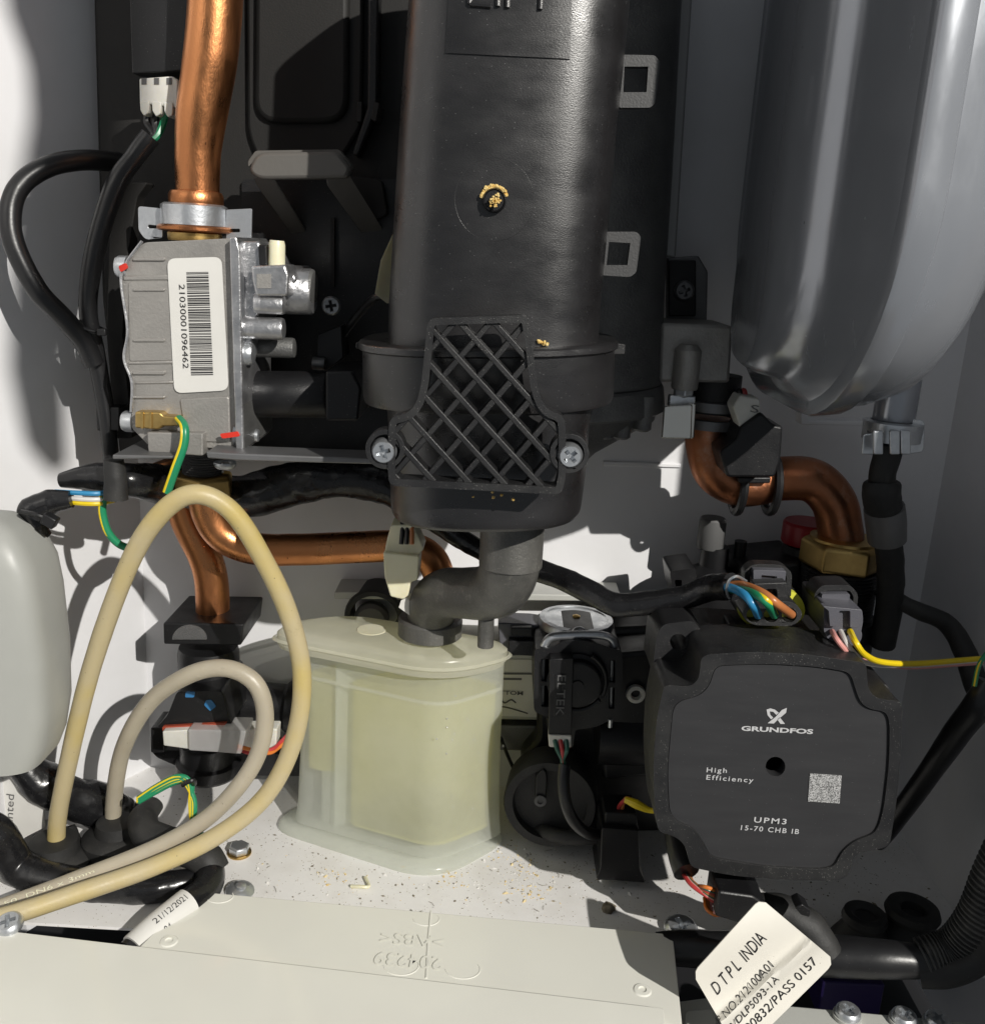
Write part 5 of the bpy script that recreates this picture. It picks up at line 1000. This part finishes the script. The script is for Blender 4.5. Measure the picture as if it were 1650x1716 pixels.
tag(obj('straw', MB().tube(smooth([PF(588, 1488)+V((0, 0, .0008)), PF(604, 1492)+V((0, 0, .002)), PF(618, 1490)+V((0, 0, .0015)), PF(612, 1474)+V((0, 0, .0012))], 4), [.0009]*13, 6), 'nylon'), 'bent bit of straw lying on the floor in front of the siphon', 'straw')
# scattered crumbs, fibres and grit
random.seed(11); mb1, mb2, mb3 = MB(), MB(), MB()
def scatter(mb, n, box, r0_, r1_, flatk=.5):
    for i in range(n):
        x, y = random.uniform(box[0], box[2]), random.uniform(box[1], box[3]); p = PF(x, y)
        if not (-.2 < p.x < .24 and -.119 < p.y < .015): continue
        q = r0_*(r1_/r0_)**(random.random()**2.2); a = random.random()*6.3
        ux = V((math.cos(a), math.sin(a), 0)); uy = V((-math.sin(a), math.cos(a), 0)); k = random.uniform(.5, 2.2); h = q*flatk*random.uniform(.5, 1.5)
        mb.add([p+ux*q*k, p+uy*q, p-ux*q*k, p-uy*q, p+ux*q*.3+V((0, 0, h)), p-ux*q*.4+V((0, 0, h*.8))], [(0, 1, 4), (1, 5, 4), (1, 2, 5), (2, 3, 5), (3, 4, 5), (3, 0, 4)])
scatter(mb1, 420, (380, 1400, 1160, 1545), .00018, .0008); scatter(mb1, 160, (860, 1430, 1450, 1500), .00018, .0007); scatter(mb1, 60, (230, 1330, 500, 1420), .0002, .0007); scatter(mb1, 60, (1330, 1440, 1560, 1540), .0002, .0009)
o = obj('grit', mb1, 'stone', flat=True); o['kind'] = 'stuff'; tag(o, 'dark specks of grit scattered over the white floor', 'grit')
for c in ((880, 1455), (870, 1485), (760, 1475), (900, 1500), (842, 1428), (555, 1470)): scatter(mb2, 26, (c[0]-26, c[1]-14, c[0]+26, c[1]+14), .0003, .0010, 1.0)
scatter(mb2, 60, (420, 1420, 1100, 1540), .0002, .0007, 1.0)
o = obj('foam_crumbs', mb2, 'crumb', flat=True); o['kind'] = 'stuff'; tag(o, 'yellow foam crumbs strewn on the floor in front of the siphon', 'crumbs')
scatter(mb3, 120, (420, 1420, 1100, 1545), .0003, .0014, .8)
o = obj('paint_flakes', mb3, 'label', flat=True); o['kind'] = 'stuff'; tag(o, 'pale flakes of scale on the floor in front of the siphon', 'flakes')
mbf = MB()
for i in range(30):
    p = PF(random.choice([random.uniform(420, 640), random.uniform(840, 1110), random.uniform(430, 1000)]), random.uniform(1415, 1530)); a = random.random()*6.3; l = random.uniform(.001, .005); d = V((math.cos(a), math.sin(a), 0)); s_ = V((-d.y, d.x, 0))*l*random.uniform(-.4, .4)
    mbf.tube([p+V((0, 0, .0003)), p+d*l*.5+s_+V((0, 0, .0006)), p+d*l+V((0, 0, .0003))], .0001, 5)
o = obj('fibres', mbf, 'stone', flat=True); o['kind'] = 'stuff'; tag(o, 'fine dry fibres and hairs lying on the white floor', 'fibres')

# ================================================================== FRONT: cream panels, ledge, paper tag
pa = thing('embossed_panel', 'cream plastic panel with raised upside-down letters in front of the siphon', 'panel', PF(730, 1560, .012))
qa = [PF(x, y, .012) for x, y in rp([(328, 1494), (1127, 1566), (1150, 1790), (120, 1700)], [6, 8, 2, 2], 4)]
obj('sheet', MB().plate(qa, (0, 0, -.0035)), 'cream', pa, bevel=.0006)
za = .0121
text('raised_letters', '>ABS<', PF(746, 1572, za), PF(640, 1563, za), (0, -1, 0), .0075, 'cream', pa, depth=.0004, bold=.005)
text('raised_letters', '204239', PF(742, 1606, za), PF(630, 1596, za), (0, -1, 0), .0082, 'cream', pa, depth=.0004, bold=.005)
obj('mould_line', MB().tube([PF(722, 1527, .012), PF(717, 1580, .012), PF(714, 1640, .012)], .0005, 8), 'cream', pa)
for x, y, rr_ in ((714, 1540, .006), (368, 1502, .0062), (672, 1618, .0075), (775, 1624, .0075)):
    c0 = PF(x, y, .012); obj('mould_ring', MB().tube([c0+V((math.cos(a)*rr_, math.sin(a)*rr_*.8, 0)) for a in [R(d) for d in range(-170, 40, 10)]], .0003, 6), 'cream', pa)
for x, y in ((283, 1578), (1076, 1660)):
    c0 = PF(x, y, .012); obj('screw_boss', MB().lathe(c0, (0, 0, 1), [(.0040, 0), (.0034, .0005), (.0018, .0006), (.0015, -.002)], 28, cap=False), 'cream', pa)
pb_ = tag(obj('glossy_panel', MB().plate([PF(x, y, .0168) for x, y in rp([(-150, 1541), (1112, 1690), (1120, 1820), (-150, 1820)], [2, 5, 2, 2], 4)], (0, 0, -.0044)), 'cream', bevel=.0008), 'large glossy cream panel along the bottom edge, nearest the viewer', 'panel')
tag(screw(PF(16, 1552, .0172), (-.1, -.3, 1), .0062, 'zinc'), 'zinc screw on the left end of the glossy front panel', 'screw')
fr = thing('front_ledge', 'cream plastic ledge with screws in the lower right corner', 'ledge', PF(1400, 1716, -.012))
la = [PF(x, y, -.006) for x, y in ((1120, 1680), (1180, 1672), (1380, 1690), (1660, 1716), (1680, 1800), (1100, 1800))]
obj('shelf', MB().plate(la, (0, 0, -.01)), 'cream_matt', fr, bevel=.001)
obj('corner_pad', MB().plate([PF(x, y, -.001) for x, y in rp([(1150, 1692), (1195, 1690), (1215, 1800), (1140, 1800)], 8)], (0, 0, -.005)), 'cream_matt', fr, bevel=.001)
for x, y in ((1420, 1700), (1514, 1708), (1570, 1714)):
    c0 = PF(x, y, -.004); obj('screw_post', MB().lathe(c0+V((0, 0, -.008)), (0, 0, 1), [(.0062, 0), (.0062, .0078)], 24), 'cream_matt', fr); screw(c0, (0, -.1, 1), .0056, 'zinc', fr)
tag(obj('purple_box', MB().box(PF(1420, 1665, -.03)+V((0, .01, 0)), .03, .03, .02), 'purple', bevel=.001), 'dark purple plastic block in the gap behind the front ledge', 'box')
# paper tag tied to the harness
tg = thing('paper_tag', 'creased white paper tag with printed lines tied to the front harness', 'tag', P(1280, 1716, -.17))
YT = -.172
c_t = [(1272, 1507), (1395, 1640), (1335, 1780), (1230, 1740), (1160, 1635)]
def tagpt(s, t):                               # s along the lower-left edge, t towards the right; slight creases
    a = (1274+(1160-1274)*s, 1506+(1632-1506)*s); b = (1400+(1240-1400)*s, 1612+(1770-1612)*s)
    x, y = a[0]+(b[0]-a[0])*t, a[1]+(b[1]-a[1])*t
    dz = .0045*math.exp(-((t-.70+.10*s)/.07)**2) - .012*max(0, t-.82)**1.2 + .0016*math.sin(3*s+5*t)
    return P(x, y, YT-dz-.012*(s-.5)*.3)
def inr(s, t):
    d = .09; ds = min(s, 1-s); dt = min(t, 1-t); return s, t
rows = []
NR = 26
for i in range(NR+1):
    s = i/NR; d = min(s, 1-s); c_ = .09; lo4 = 0 if d > c_ else (c_-math.sqrt(max(0, c_*c_-(c_-d)**2)))*.8
    rows.append([tagpt(s, lo4+(1-2*lo4)*j/30) for j in range(31)])
ts_ = obj('sheet', MB().skin(rows, V((0, .0004, 0))), 'tag', tg, angle=60)
def tagtext(s_, a, b, h, bold=0):
    off = V((0, -.0004, .00015))
    f = lambda u, v: tagpt(a[0]+(b[0]-a[0])*u, a[1]+(b[1]-a[1])*u-v*h)+off
    return textmap('print_line', s_, f, 'ink', ts_, bold=bold)
tagtext('D T P L  INDIA', (.90, .36), (.24, .335), .145, -.008)
tagtext('P NO.212100A01', (1.02, .60), (.36, .58), .095, -.006)
tagtext('WDLP5093-1A', (.98, .745), (.40, .72), .08, -.006)
tagtext('200832/PASS 0157', (.90, .89), (.09, .875), .10, -.006)
# bright rim of the cut sleeve at the pump plug
tag(obj('sleeve_rim', MB().tube(smooth(PT([(1222, 1006, -.1215), (1217, 990, -.124), (1222, 972, -.126), (1235, 966, -.126), (1250, 974, -.122)]), 6), .0006, 8), 'zinc'), 'thin bright rim round the open end of the pump cable sleeve', 'rim')
